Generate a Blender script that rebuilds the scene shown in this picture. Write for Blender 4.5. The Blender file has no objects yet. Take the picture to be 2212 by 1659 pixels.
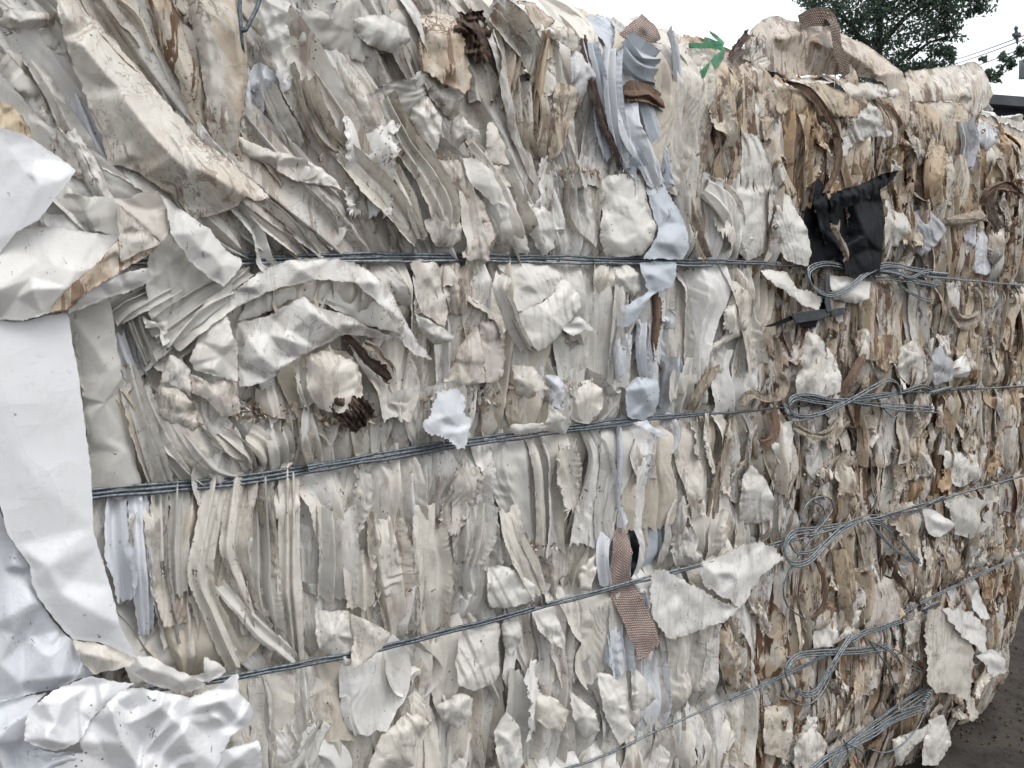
import bpy, math, random
import numpy as np
from mathutils import Vector, Matrix
from mathutils.geometry import delaunay_2d_cdt

# ------------------------------------------------------------------ camera, sky, sun, exposure
scene = bpy.context.scene
CZ = 1.15                                   # camera height, metres
PITCH, YAW = 5.3, 35.7
cam_d = bpy.data.cameras.new('camera'); cam = bpy.data.objects.new('camera', cam_d)
scene.collection.objects.link(cam); scene.camera = cam
cam.location = (0, -1, CZ); cam.rotation_euler = (math.radians(90-PITCH), 0, math.radians(-YAW))
FPX = 1770.0
cam_d.sensor_width = 36; cam_d.lens = FPX/2212*36; cam_d.clip_start = .02; cam_d.clip_end = 2000

w = bpy.data.worlds.new('World'); scene.world = w; w.use_nodes = True
nt = w.node_tree; nt.nodes.clear()
SUN_EL, SUN_AZ = math.radians(60), math.radians(160)      # azimuth of the sun seen from the scene (0 = +Y, clockwise)
sky = nt.nodes.new('ShaderNodeTexSky'); sky.sky_type = 'NISHITA'; sky.sun_disc = False
sky.sun_elevation = SUN_EL; sky.sun_rotation = SUN_AZ; sky.dust_density = 6; sky.air_density = 1.0; sky.ozone_density = 1
hs = nt.nodes.new('ShaderNodeHueSaturation'); hs.inputs['Saturation'].default_value = .25; hs.inputs['Value'].default_value = 1.0
bg = nt.nodes.new('ShaderNodeBackground'); bg.inputs['Strength'].default_value = .12
ow = nt.nodes.new('ShaderNodeOutputWorld')
cl_ = nt.nodes.new('ShaderNodeMix'); cl_.data_type = 'RGBA'; cl_.inputs[0].default_value = .72; cl_.inputs[7].default_value = (9.6, 9.9, 10.3, 1)   # even cloud cover
nt.links.new(sky.outputs[0], hs.inputs['Color']); nt.links.new(hs.outputs[0], cl_.inputs[6]); nt.links.new(cl_.outputs[2], bg.inputs[0]); nt.links.new(bg.outputs[0], ow.inputs[0])
sun_d = bpy.data.lights.new('sun', 'SUN'); sun_d.energy = 1.05; sun_d.angle = math.radians(24); sun_d.color = (1, .97, .93)
sun = bpy.data.objects.new('sun', sun_d); scene.collection.objects.link(sun)
sd = Vector((math.sin(SUN_AZ)*math.cos(SUN_EL), math.cos(SUN_AZ)*math.cos(SUN_EL), math.sin(SUN_EL)))
sun.rotation_euler = sd.to_track_quat('Z', 'Y').to_euler(); sun.location = (0, -3, 6)
scene.view_settings.view_transform = 'Standard'; scene.view_settings.look = 'None'
scene.view_settings.exposure = 0.42; scene.view_settings.gamma = 1
scene.cycles.use_denoising = True
scene.cycles.max_bounces = 6; scene.cycles.diffuse_bounces = 4; scene.cycles.transparent_max_bounces = 4

# ------------------------------------------------------------------ reading points off the photograph (2212 x 1659 frame) onto the bale's face
_M = cam.rotation_euler.to_matrix()
BR = np.array(_M)                            # columns: right, up, back
def rays(px, py):
    px = np.asarray(px, float); py = np.asarray(py, float)
    d = np.stack([(px-1106)/FPX, -(py-829.5)/FPX, -np.ones_like(px)], -1)
    return d @ BR.T
def onface(px, py, h):                       # h = metres in front of the face plane y = 0
    d = rays(px, py); t = (1-np.asarray(h, float))/d[..., 1]
    return d*t[..., None] + np.array([0, -1, CZ])
def far(px, py, dist):
    d = rays(px, py); d = d/np.linalg.norm(d, axis=-1, keepdims=True)
    return d*dist + np.array([0, -1, CZ])
K = .3414
CROP = {c: (x, y) for c, (x, y) in zip('ABCDEFGHI', [(x, y) for y in (0, 531, 1093) for x in (0, 708, 1460)])}
def hmap(h): return (2.2+.6*(h-5))*.01      # traced relief (cm) -> metres in front of the face
def parse(crop, s):                          # 'x,y,h x,y,h' in a crop's units -> px, py, h(m)
    ox, oy = CROP[crop] if crop in CROP else (0, 0); k = K if crop in CROP else 1
    a = np.array([[float(v) for v in t.split(',')] for t in s.split()])
    a[:, 0] = ox + a[:, 0]*k; a[:, 1] = oy + a[:, 1]*k; a[:, 2] = hmap(a[:, 2])
    return a

# ------------------------------------------------------------------ numeric helpers
def crump(x, y, seed, wl=.05, n=6):          # crumpled-film relief: a few crossing crease waves, about -1..1
    r = np.random.RandomState(seed % 2**31); v = 0; tot = 0
    for k in range(n):
        a = r.uniform(0, math.pi); f = r.uniform(.5, 2.2)/wl; b = r.uniform(0, math.pi)
        q = (x*math.cos(a)+y*math.sin(a))*f + r.uniform(0, 9)
        q = q + .45*np.sin((x*math.cos(b)+y*math.sin(b))*f*r.uniform(2, 4)+r.uniform(0, 6))
        m = .5+.5*np.sin((x*math.cos(b+1)+y*math.sin(b+1))*f*1.7+r.uniform(0, 6))
        amp = (wl*f)**-.8
        v = v + amp*m*(4*np.abs(q-np.floor(q)-.5)-1); tot += amp
    return v/tot*1.6
def wob(t, seed, f=3.):                      # smooth 1-D wobble, about -1..1
    r = np.random.RandomState(seed % 2**31); v = 0
    for k in range(4): v = v + np.sin(t*f*(k+1)*r.uniform(.7, 1.4)+r.uniform(0, 6.3))/(k+1)
    return v/1.6
def catmull(P, n, closed=False):
    P = np.asarray(P, float); N = len(P)
    if N < 3 and not closed:
        t = np.linspace(0, 1, n)[:, None]; return P[0]*(1-t)+P[-1]*t
    segs = N if closed else N-1
    u = np.linspace(0, segs, n, endpoint=not closed); i = np.minimum(u.astype(int), segs-1); f = (u-i)[:, None]
    g = (lambda k: P[k % N]) if closed else (lambda k: P[np.clip(k, 0, N-1)])
    a, b, c, d = g(i-1), g(i), g(i+1), g(i+2)
    return .5*((2*b)+(-a+c)*f+(2*a-5*b+4*c-d)*f*f+(-a+3*b-3*c+d)*f**3)
def lin_up(A, nu, nv):                       # piecewise-linear upsampling of a control net (keeps crisp creases)
    a, b = A.shape
    u = np.linspace(0, a-1, nu); i = np.minimum(u.astype(int), a-2); f = (u-i)[:, None]
    B = A[i]*(1-f)+A[i+1]*f
    v = np.linspace(0, b-1, nv); j = np.minimum(v.astype(int), b-2); g = (v-j)[None]
    return B[:, j]*(1-g)+B[:, j+1]*g
def soft(A, k=1):
    for _ in range(k):
        B = np.pad(A, 1, mode='edge'); A = (B[1:-1, 1:-1]*2+B[:-2, 1:-1]+B[2:, 1:-1]+B[1:-1, :-2]+B[1:-1, 2:])/6
    return A
_gf = {}
def grid_faces(nu, nv):
    if (nu, nv) not in _gf:
        i = np.arange(nu-1)[:, None]*nv+np.arange(nv-1)[None]
        _gf[nu, nv] = np.stack([i, i+1, i+nv+1, i+nv], -1).reshape(-1, 4)
    return _gf[nu, nv]

# ------------------------------------------------------------------ objects
COL = scene.collection
def mesh_obj(name, V, F, mat, parent=None, tint=None, aux=None, smooth=True, center=True):
    V = np.asarray(V, np.float32); F = np.asarray(F, np.int32)
    c = V.mean(0) if (center and parent is None) else np.zeros(3)
    pl = np.array(parent.matrix_world.translation if parent and parent.parent is None else (parent['_w'] if parent else (0, 0, 0)))
    if parent is not None: c = pl
    me = bpy.data.meshes.new(name); k = F.shape[1]
    me.vertices.add(len(V)); me.vertices.foreach_set('co', (V-c).astype(np.float32).ravel())
    me.loops.add(F.size); me.loops.foreach_set('vertex_index', F.ravel())
    me.polygons.add(len(F)); me.polygons.foreach_set('loop_start', np.arange(0, F.size, k, dtype=np.int32))
    if smooth: me.polygons.foreach_set('use_smooth', np.ones(len(F), bool))
    me.update(calc_edges=True)
    for nm, dat in (('tint', tint), ('aux', aux)):
        if dat is not None:
            at = me.attributes.new(nm, 'FLOAT_COLOR', 'POINT')
            d = np.ones((len(V), 4), np.float32); d[:, :3] = dat; at.data.foreach_set('color', d.ravel())
    o = bpy.data.objects.new(name, me); COL.objects.link(o); me.materials.append(mat)
    if parent is None: o.location = c
    else: o.parent = parent; o['_w'] = [float(q) for q in pl]
    return o
class Batch:
    def __init__(s): s.V = []; s.F = []; s.T = []; s.A = []; s.n = 0
    def add(s, V, F, T=None, A=None):
        s.V.append(V); s.F.append(F+s.n); s.n += len(V)
        s.T.append(np.broadcast_to(T if T is not None else (1, 1, 1), (len(V), 3))); s.A.append(np.broadcast_to(A if A is not None else (0, 0, 0), (len(V), 3)))
    def build(s, name, mat, parent=None, **k):
        return mesh_obj(name, np.concatenate(s.V), np.concatenate(s.F), mat, parent, np.concatenate(s.T), np.concatenate(s.A), **k)
def thing(name, label, cat, loc=(0, 0, 0), group=None):
    o = bpy.data.objects.new(name, None); COL.objects.link(o); o.location = loc; o.empty_display_size = .1
    o['label'] = label; o['category'] = cat
    if group: o['group'] = group
    bpy.context.view_layer.update(); return o
def tag(o, label, cat, group=None):
    o['label'] = label; o['category'] = cat
    if group: o['group'] = group
    return o

# ------------------------------------------------------------------ materials
def newmat(name):
    m = bpy.data.materials.new(name); m.use_nodes = True; t = m.node_tree; t.nodes.clear(); return m, t
class N:                                     # tiny node-graph writer
    def __init__(s, t): s.t = t
    def n(s, typ, **k):
        x = s.t.nodes.new(typ)
        for a, b in k.items(): setattr(x, a, b)
        return x
    def L(s, a, b): s.t.links.new(a, b)
    def put(s, sock, v):
        if isinstance(v, bpy.types.NodeSocket): s.L(v, sock)
        elif hasattr(sock.default_value, '__len__') and not hasattr(v, '__len__'): sock.default_value = (v, v, v)
        elif hasattr(sock.default_value, '__len__') and len(sock.default_value) == 4 and len(v) == 3: sock.default_value = (*v, 1)
        else: sock.default_value = v
    def math(s, op, a, b=0., c=None, clamp=False):
        x = s.n('ShaderNodeMath', operation=op, use_clamp=clamp); s.put(x.inputs[0], a); s.put(x.inputs[1], b)
        if c is not None: s.put(x.inputs[2], c)
        return x.outputs[0]
    def vm(s, op, a, b): x = s.n('ShaderNodeVectorMath', operation=op); s.put(x.inputs[0], a); s.put(x.inputs[1], b); return x.outputs[0]
    def noise(s, v, sc, det=3, rough=.5, dist=0.):
        x = s.n('ShaderNodeTexNoise'); s.L(v, x.inputs['Vector']); x.inputs['Scale'].default_value = sc; x.inputs['Detail'].default_value = det
        x.inputs['Roughness'].default_value = rough; x.inputs['Distortion'].default_value = dist; return x.outputs['Fac']
    def step(s, v, a, b, lo=0., hi=1.):
        x = s.n('ShaderNodeMapRange', interpolation_type='SMOOTHSTEP'); s.put(x.inputs[0], v); s.put(x.inputs[1], a); s.put(x.inputs[2], b); s.put(x.inputs[3], lo); s.put(x.inputs[4], hi); return x.outputs[0]
    def mix(s, f, a, b, mode='MIX'):
        x = s.n('ShaderNodeMix', data_type='RGBA', blend_type=mode); s.put(x.inputs[0], f); s.put(x.inputs[6], a); s.put(x.inputs[7], b); return x.outputs[2]
def film_material(name='film', transl=.10, rough=.46, dark=False):
    m, t = newmat(name); g = N(t)
    pos = g.n('ShaderNodeNewGeometry').outputs['Position']
    ta = g.n('ShaderNodeAttribute', attribute_name='tint').outputs['Color']
    ax = g.n('ShaderNodeSeparateColor'); g.L(g.n('ShaderNodeAttribute', attribute_name='aux').outputs['Color'], ax.inputs[0])
    dirt, edge, seed = ax.outputs[0], ax.outputs[1], ax.outputs[2]
    cs = g.n('ShaderNodeCombineXYZ')
    for i, k in enumerate((17., 31., 23.)): g.put(cs.inputs[i], g.math('MULTIPLY', seed, k))
    p = g.vm('ADD', pos, cs.outputs[0])
    pst = g.vm('MULTIPLY', p, (1, 1, .28))                      # stretched down the folds
    c = ta
    grime = g.noise(p, 11, 7, .68, .6)
    c = g.mix(g.math('MULTIPLY', g.step(grime, .40, .66), g.math('MULTIPLY_ADD', dirt, .6, .04), clamp=True), c, (.30, .27, .23))
    smear = g.noise(g.vm('MULTIPLY', p, (1, 1, .5)), 34, 8, .75, 1.5)
    c = g.mix(g.math('MULTIPLY', g.step(smear, .52, .68), g.math('MULTIPLY_ADD', dirt, .55, .05), clamp=True), c, (.21, .18, .145))
    # tan water stains with darker rims
    n1 = g.noise(g.vm('MULTIPLY', p, (1, 1, .55)), 10, 5, .6, 1.2)
    d2 = g.step(dirt, .25, .9)
    c = g.mix(g.math('MULTIPLY', g.step(n1, .47, .54), g.math('MULTIPLY', d2, .55)), c, (.40, .28, .16))
    rim = g.step(g.math('ABSOLUTE', g.math('SUBTRACT', n1, .475)), .016, .002)
    n1b = g.noise(g.vm('MULTIPLY', p, (1, 1, .5)), 22, 4, .6, 1.5)
    rim2 = g.step(g.math('ABSOLUTE', g.math('SUBTRACT', n1b, .52)), .013, .002)
    rimm = g.step(g.noise(p, 17, 3), .45, .6)
    c = g.mix(g.math('MULTIPLY', g.math('MULTIPLY', g.math('MAXIMUM', rim, rim2), rimm), g.math('MULTIPLY_ADD', dirt, 1.3, -.2), clamp=True), c, (.15, .085, .045))
    # long brown streaks down the folds
    n4 = g.noise(g.vm('MULTIPLY', p, (1, 1, .14)), 46, 5, .6, .9)
    c = g.mix(g.math('MULTIPLY', g.math('MULTIPLY', g.step(n4, .535, .565), g.step(g.noise(p, 6, 2), .42, .52)), g.math('MULTIPLY_ADD', dirt, 1.3, -.2), clamp=True), c, (.15, .085, .048))
    # clotted brown mud in patches
    n3 = g.noise(g.vm('MULTIPLY', p, (1, 1, .45)), 42, 7, .75, .8)
    mk = g.math('MULTIPLY', g.step(n3, .535, .565), g.step(g.noise(p, 7, 3), .46, .54))
    c = g.mix(g.math('MULTIPLY', mk, g.math('MULTIPLY_ADD', dirt, 1.3, -.12), clamp=True), c, (.085, .052, .034))
    # dirty torn or folded rims
    en = g.step(g.math('ADD', edge, g.math('MULTIPLY', g.math('SUBTRACT', g.noise(p, 60, 5, .75), .5), 2.4)), .8, 1.0)
    c = g.mix(g.math('MULTIPLY', en, g.math('MULTIPLY_ADD', dirt, 1.0, .08), clamp=True), c, (.17, .11, .07))
    # specks of soil
    vo = g.n('ShaderNodeTexVoronoi', feature='F1'); g.L(p, vo.inputs['Vector']); vo.inputs['Scale'].default_value = 120
    sp = g.math('MULTIPLY', g.step(vo.outputs['Distance'], .2, .13), g.step(g.noise(p, 12, 4, .7), .55, .6))
    sp2 = g.math('MULTIPLY', g.step(g.noise(g.vm('MULTIPLY', p, (1.7, 1, .9)), 46, 5, .8, .6), .628, .645), g.step(g.noise(p, 6, 2), .42, .54))
    sp = g.math('MULTIPLY', sp, g.step(g.noise(p, 30, 2), .53, .57))
    sm3 = g.math('MULTIPLY', g.step(g.noise(g.vm('MULTIPLY', p, (.6, 1, 1.6)), 60, 4, .7, 2.5), .60, .63), g.step(g.noise(p, 9, 2), .5, .58)); sp = g.math('MAXIMUM', sp, g.math('MULTIPLY', sm3, g.math('MULTIPLY_ADD', dirt, .8, .1, clamp=True)))
    c = g.mix(g.math('MULTIPLY', g.math('MAXIMUM', sp, sp2), .85), c, (.06, .045, .035))
    bs = g.n('ShaderNodeBsdfPrincipled'); g.L(c, bs.inputs['Base Color'])
    g.put(bs.inputs['Roughness'], g.step(grime, .3, .8, rough-.08, rough+.25)); bs.inputs['Specular IOR Level'].default_value = .42
    # fine wrinkles: sharp crease lines at two sizes and a soft rumple
    def ridged(v, sc, det, dist): return g.math('SUBTRACT', 1, g.math('POWER', g.math('MULTIPLY', g.math('ABSOLUTE', g.math('SUBTRACT', g.noise(v, sc, det, .5, dist), .5)), 3.5, clamp=True), .6))
    wa = ridged(g.vm('MULTIPLY', p, (1, 1, .3)), 20, 1, .8); wb = ridged(g.vm('MULTIPLY', p, (.7, 1, 1)), 13, 2, .5); wc = g.noise(pst, 60, 4, .6, .6)
    msk = g.step(g.noise(p, 8, 2), .4, .6)
    hgt = g.math('ADD', g.math('MULTIPLY', wa, g.math('MULTIPLY_ADD', msk, .6, .15)), g.math('ADD', g.math('MULTIPLY', wb, .35), g.math('MULTIPLY', wc, .3)))
    bp = g.n('ShaderNodeBump'); g.L(hgt, bp.inputs['Height']); g.put(bp.inputs['Strength'], g.math('MULTIPLY_ADD', dirt, .3, .18, clamp=True)); bp.inputs['Distance'].default_value = .006
    g.L(bp.outputs[0], bs.inputs['Normal'])
    tr = g.n('ShaderNodeBsdfTranslucent'); g.L(c, tr.inputs[0]); mx = g.n('ShaderNodeMixShader'); mx.inputs[0].default_value = transl
    g.L(bs.outputs[0], mx.inputs[1]); g.L(tr.outputs[0], mx.inputs[2])
    o = g.n('ShaderNodeOutputMaterial'); g.L(mx.outputs[0], o.inputs[0]); return m
FILM = film_material()
FILMT = film_material('thin_film', .38, .38)
def simple(name, col, rough=.6, metal=0., var=.25, sc=30, bump=0., stretch=(1, 1, 1), spec=.5):
    m, t = newmat(name); g = N(t); pos = g.n('ShaderNodeNewGeometry').outputs['Position']; p = g.vm('MULTIPLY', pos, stretch)
    nz = g.noise(p, sc, 5, .6, .3); c = g.mix(g.step(nz, .3, .7), tuple(v*(1-var) for v in col), tuple(min(1, v*(1+var)) for v in col))
    bs = g.n('ShaderNodeBsdfPrincipled'); g.L(c, bs.inputs['Base Color']); bs.inputs['Roughness'].default_value = rough; bs.inputs['Metallic'].default_value = metal
    bs.inputs['Specular IOR Level'].default_value = spec
    if bump:
        bp = g.n('ShaderNodeBump'); g.L(nz, bp.inputs['Height']); bp.inputs['Distance'].default_value = bump; g.L(bp.outputs[0], bs.inputs['Normal'])
    o = g.n('ShaderNodeOutputMaterial'); g.L(bs.outputs[0], o.inputs[0]); return m
def woven(name, ca, cb, sc=1.):              # herring webbing: aux.r = along (m), aux.g = across (m)
    m, t = newmat(name); g = N(t)
    ax = g.n('ShaderNodeSeparateColor'); g.L(g.n('ShaderNodeAttribute', attribute_name='aux').outputs['Color'], ax.inputs[0])
    u, v = ax.outputs[0], ax.outputs[1]
    row = g.math('FLOOR', g.math('MULTIPLY', v, 330.*sc)); uu = g.math('MULTIPLY_ADD', row, .5, g.math('MULTIPLY', u, 210.*sc))
    a = g.math('SINE', g.math('MULTIPLY', uu, 6.283)); b = g.math('SINE', g.math('MULTIPLY', g.math('MULTIPLY', v, 330.*sc), 6.283/1.))
    hgt = g.math('MULTIPLY', g.math('MULTIPLY_ADD', a, .5, .5), g.math('ABSOLUTE', g.math('SINE', g.math('MULTIPLY', g.math('MULTIPLY', v, 330.*sc), 3.1416))))
    pos = g.n('ShaderNodeNewGeometry').outputs['Position']
    c = g.mix(g.step(hgt, .15, .7), ca, cb); c = g.mix(g.math('MULTIPLY', g.step(g.noise(pos, 25, 4, .6), .4, .7), .55), c, tuple(x*.35 for x in ca))
    bs = g.n('ShaderNodeBsdfPrincipled'); g.L(c, bs.inputs['Base Color']); bs.inputs['Roughness'].default_value = .8
    bp = g.n('ShaderNodeBump'); g.L(hgt, bp.inputs['Height']); bp.inputs['Distance'].default_value = .002; g.L(bp.outputs[0], bs.inputs['Normal'])
    o = g.n('ShaderNodeOutputMaterial'); g.L(bs.outputs[0], o.inputs[0]); return m
WIRE = simple('galvanised_wire', (.20, .225, .24), .48, .65, .55, 220)
WIRE_SHADE = simple('shaded_wire', (.12, .14, .16), .45, .5, .5, 220)  # darker copy of the wire: shade on the left strands put into the colour
BLACK = simple('black_film', (.006, .007, .009), .6, 0, .25, 30, .0004, (1, 1, .4), .12)
CLIP = simple('grey_plastic', (.035, .04, .045), .55, 0, .4, 60)
STRIP = simple('brown_strip', (.135, .085, .058), .8, 0, .35, 120, .002, (1, 1, .3))
STRIPD = simple('dark_strip', (.085, .06, .048), .85, 0, .45, 120, .002, (1, 1, .4))
STRIPG = simple('grey_strip', (.25, .21, .165), .85, 0, .4, 150, .002, (1, 1, .25))
GREEN = simple('green_strap', (.02, .165, .07), .4, 0, .45, 60, .001)
WOVP = woven('pink_webbing', (.27, .195, .17), (.52, .43, .385))
WOVB = woven('grey_brown_webbing', (.10, .07, .055), (.36, .27, .21), .8)
SOIL = simple('dark_soil', (.030, .025, .021), .95, 0, .6, 9, .02)
SOILC = simple('soil_clot', (.075, .05, .036), .95, 0, .7, 70, .006)

# ------------------------------------------------------------------ film tints
WHITE = np.array((.705, .695, .67)); CREAM = np.array((.655, .625, .565)); GREYW = np.array((.585, .57, .535)); COOL = np.array((.645, .665, .70))
BLUE = np.array((.50, .54, .59)); TAN = np.array((.55, .455, .33)); BEIGE = np.array((.60, .545, .46)); BRN = np.array((.24, .165, .11)); RUST = np.array((.44, .30, .17)); PINK = np.array((.57, .525, .48))
TINTS = dict(x=np.array((.78, .785, .80)), w=WHITE, c=CREAM, g=GREYW, k=COOL, b=BLUE, t=TAN, e=BEIGE, n=BRN, p=PINK)

# ------------------------------------------------------------------ sheet: traced outline + inner relief points -> creased film
def inpoly(px, py, Q):
    c = np.zeros(len(px), bool); n = len(Q)
    for i in range(n):
        x1, y1 = Q[i]; x2, y2 = Q[(i+1) % n]
        if y1 == y2: continue
        m = ((y1 > py) != (y2 > py)) & (px < (x2-x1)*(py-y1)/(y2-y1)+x1); c ^= m
    return c
def sheet_geo(crop, outline, inner='', seed=0, tear=2.5, crum=.004, wl=.06, curve=True, smooth=5, fine=None, lift=0., tuck=0., relief=1., pleat=.0, pang=None, facets=(0, 0), pscale=1.):
    o = parse(crop, outline); r = np.random.RandomState(seed+77)
    ii = parse(crop, inner) if inner else np.zeros((0, 3))
    if facets[0]:
        q = o[:, :2].min(0)+r.uniform(0, 1, (facets[0]*4, 2))*(o[:, :2].max(0)-o[:, :2].min(0)); q = q[inpoly(q[:, 0], q[:, 1], o[:, :2])][:facets[0]]
        ref = np.concatenate([o, ii]); d2 = (q[:, None, 0]-ref[None, :, 0])**2+(q[:, None, 1]-ref[None, :, 1])**2; q = q[d2.min(1) > 64]
        if len(q):
            d2 = (q[:, None, 0]-ref[None, :, 0])**2+(q[:, None, 1]-ref[None, :, 1])**2+1; wt = 1/d2
            ii = np.concatenate([ii, np.c_[q, (wt*ref[None, :, 2]).sum(1)/wt.sum(1)+r.choice([-1, 1], len(q))*r.uniform(.5, 1.2, len(q))*facets[1]]])
    per = np.linalg.norm(np.roll(o[:, :2], -1, 0)-o[:, :2], axis=1)
    area = abs(np.sum(o[:, 0]*np.roll(o[:, 1], -1)-o[:, 1]*np.roll(o[:, 0], -1)))/2
    step = fine or max(3.2, math.sqrt(area/4200))
    D = []
    cat = catmull(o, len(o)*20, True)
    for i in range(len(o)):
        n = max(2, int(per[i]/step)); t = np.linspace(0, 1, n, endpoint=False)
        lin = o[i]*(1-t[:, None])+o[(i+1) % len(o)]*t[:, None]
        if curve: lin = .72*lin+.28*cat[(i*20+(t*20).astype(int)) % len(cat)]*1.0
        D.append(lin)
    D = np.concatenate(D); nd = len(D)
    tt = np.arange(nd)*step
    nx = np.roll(D, -1, 0)-np.roll(D, 1, 0); nx = np.stack([nx[:, 1], -nx[:, 0]], 1); nx /= np.linalg.norm(nx, axis=1, keepdims=True)+1e-6
    j = tear*(.6*wob(tt*.05, seed+1, 1)+.5*wob(tt*.21, seed+2, 1)+.4*r.uniform(-1, 1, nd)*(wob(tt*.03, seed+9, 1) > 0))
    D[:, :2] += nx*j[:, None]
    x0, y0 = D[:, :2].min(0); x1, y1 = D[:, :2].max(0)
    gx, gy = np.meshgrid(np.arange(x0, x1, step), np.arange(y0, y1, step*.87)); gx = gx+(np.arange(gx.shape[0]) % 2)[:, None]*step*.5
    gx = gx.ravel()+r.uniform(-.2, .2, gx.size)*step; gy = gy.ravel()+r.uniform(-.2, .2, gy.size)*step
    m = inpoly(gx, gy, D[:, :2]); gx, gy = gx[m], gy[m]
    if len(gx):
        dd = np.min((gx[:, None]-D[None, :, 0])**2+(gy[:, None]-D[None, :, 1])**2, 1); m = dd > (step*.55)**2; gx, gy, dd = gx[m], gy[m], dd[m]
    vin = [Vector((float(a), float(b))) for a, b in zip(np.r_[D[:, 0], gx], np.r_[D[:, 1], gy])]
    vo, _, fo, *_ = delaunay_2d_cdt(vin, [(i, (i+1) % nd) for i in range(nd)], [], 1, 1e-5, False)
    P = np.array([(v.x, v.y) for v in vo]); F = np.array([f for f in fo if len(f) == 3], int)
    cen = P[F].mean(1); F = F[inpoly(cen[:, 0], cen[:, 1], D[:, :2])]
    # relief: linear over a coarse triangulation of the control points
    cp = np.concatenate([o, ii]); 
    cv, ce, cf, ov, *_ = delaunay_2d_cdt([Vector((float(a), float(b))) for a, b in cp[:, :2]], [(i, (i+1) % len(o)) for i in range(len(o))], [], 0, 1e-4, True)
    cp[len(o):, 2] = cp[len(o):, 2]*relief+(1-relief)*o[:, 2].mean()
    ch = np.array([cp[ids[0], 2] if ids else cp[:, 2].mean() for ids in ov]); cv = np.array([(v.x, v.y) for v in cv])
    H = np.full(len(P), np.nan)
    for f in cf:
        for k in range(1, len(f)-1):
            a, b, c = cv[f[0]], cv[f[k]], cv[f[k+1]]; det = (b[1]-c[1])*(a[0]-c[0])+(c[0]-b[0])*(a[1]-c[1])
            if abs(det) < 1e-9: continue
            l1 = ((b[1]-c[1])*(P[:, 0]-c[0])+(c[0]-b[0])*(P[:, 1]-c[1]))/det; l2 = ((c[1]-a[1])*(P[:, 0]-c[0])+(a[0]-c[0])*(P[:, 1]-c[1]))/det; l3 = 1-l1-l2
            m = (l1 >= -.002) & (l2 >= -.002) & (l3 >= -.002); H[m] = (l1*ch[f[0]]+l2*ch[f[k]]+l3*ch[f[k+1]])[m]
    bad = np.isnan(H)
    if bad.any():
        d2 = (P[bad, None, 0]-cp[None, :, 0])**2+(P[bad, None, 1]-cp[None, :, 1])**2+1; wt = 1/d2**1.5; H[bad] = (wt*cp[None, :, 2]).sum(1)/wt.sum(1)
    E = np.concatenate([F[:, :2], F[:, 1:], F[:, [2, 0]]]); E = np.concatenate([E, E[:, ::-1]]); cnt = np.bincount(E[:, 0], minlength=len(P)).clip(1)
    for _ in range(smooth): H = .5*H+.5*np.bincount(E[:, 0], H[E[:, 1]], len(P))/cnt
    de = np.full(len(P), 99.)
    for s in range(0, len(P), 4000): de[s:s+4000] = np.sqrt(np.min((P[s:s+4000, None, 0]-D[None, :, 0])**2+(P[s:s+4000, None, 1]-D[None, :, 1])**2, 1))
    b = onface(P[:, 0], P[:, 1], H)
    if tuck:
        cc = P.mean(0); an = np.arctan2(P[:, 1]-cc[1], P[:, 0]-cc[0]); sz = math.sqrt(area)
        H = H-tuck*np.exp(-de/(sz*.13))*np.clip(.55+1.3*np.sin(an*1+r.uniform(0, 6.3))+.8*np.sin(an*2+r.uniform(0, 6.3))+.5*np.sin(an*5+r.uniform(0, 6.3)), 0, 1.4)
    a0 = r.uniform(-.6, .6); ca, sa = math.cos(a0), math.sin(a0); bx, bz = b[:, 0]*ca+b[:, 2]*sa, (b[:, 2]*ca-b[:, 0]*sa)*.4
    if pleat:
        a1 = pang if pang is not None else r.normal(0, .35); u = b[:, 0]*math.cos(a1)+b[:, 2]*math.sin(a1); v = b[:, 2]*math.cos(a1)-b[:, 0]*math.sin(a1)
        for f_, am in ((1/.026/pscale, 1.), (1/.012/pscale, .5)):
            q = u*f_+.8*np.sin(v*r.uniform(10, 25)+r.uniform(0, 6))+.5*np.sin(v*40+u*50); fr = q-np.floor(q); sh = r.uniform(.15, .5)
            H = H+pleat*am*(np.where(fr < sh, fr/sh, (1-fr)/(1-sh))-.5)*np.clip(.4+.9*np.sin(u*r.uniform(25, 50)+v*r.uniform(8, 25)+r.uniform(0, 6)), 0, 1)
    H = H+crum*(crump(b[:, 0], b[:, 2], seed+5, wl*1.3)+.9*crump(bx, bz, seed+7, wl*.6, 4)+.3*crump(b[:, 0], b[:, 2], seed+6, wl*.4))+lift
    V = onface(P[:, 0], P[:, 1], H)
    edge = np.exp(-de/7.)
    return V, F, edge
SEEDN = [100]
def sheet(crop, outline, inner='', tint='c', dirt=.25, mat=None, name='plastic_sheet', parent=None, label=None, cat=None, group=None, **k):
    SEEDN[0] += 13; s = SEEDN[0]
    V, F, edge = sheet_geo(crop, outline, inner, seed=s, **k)
    r = np.random.RandomState(s); tc = TINTS[tint]*(1+r.uniform(-.05, .05))
    A = np.stack([np.full(len(V), dirt), edge, np.full(len(V), r.uniform(0, 1))], 1)
    if mat is WOVP: A = np.stack([V[:, 0]*.8+V[:, 2]*.6, V[:, 2]*.8-V[:, 0]*.6+.5, edge], 1)
    o = mesh_obj(name, V, F, mat or FILM, parent, np.broadcast_to(tc, (len(V), 3)), A)
    if label: tag(o, label, cat or 'plastic sheet', group)
    return o

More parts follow.
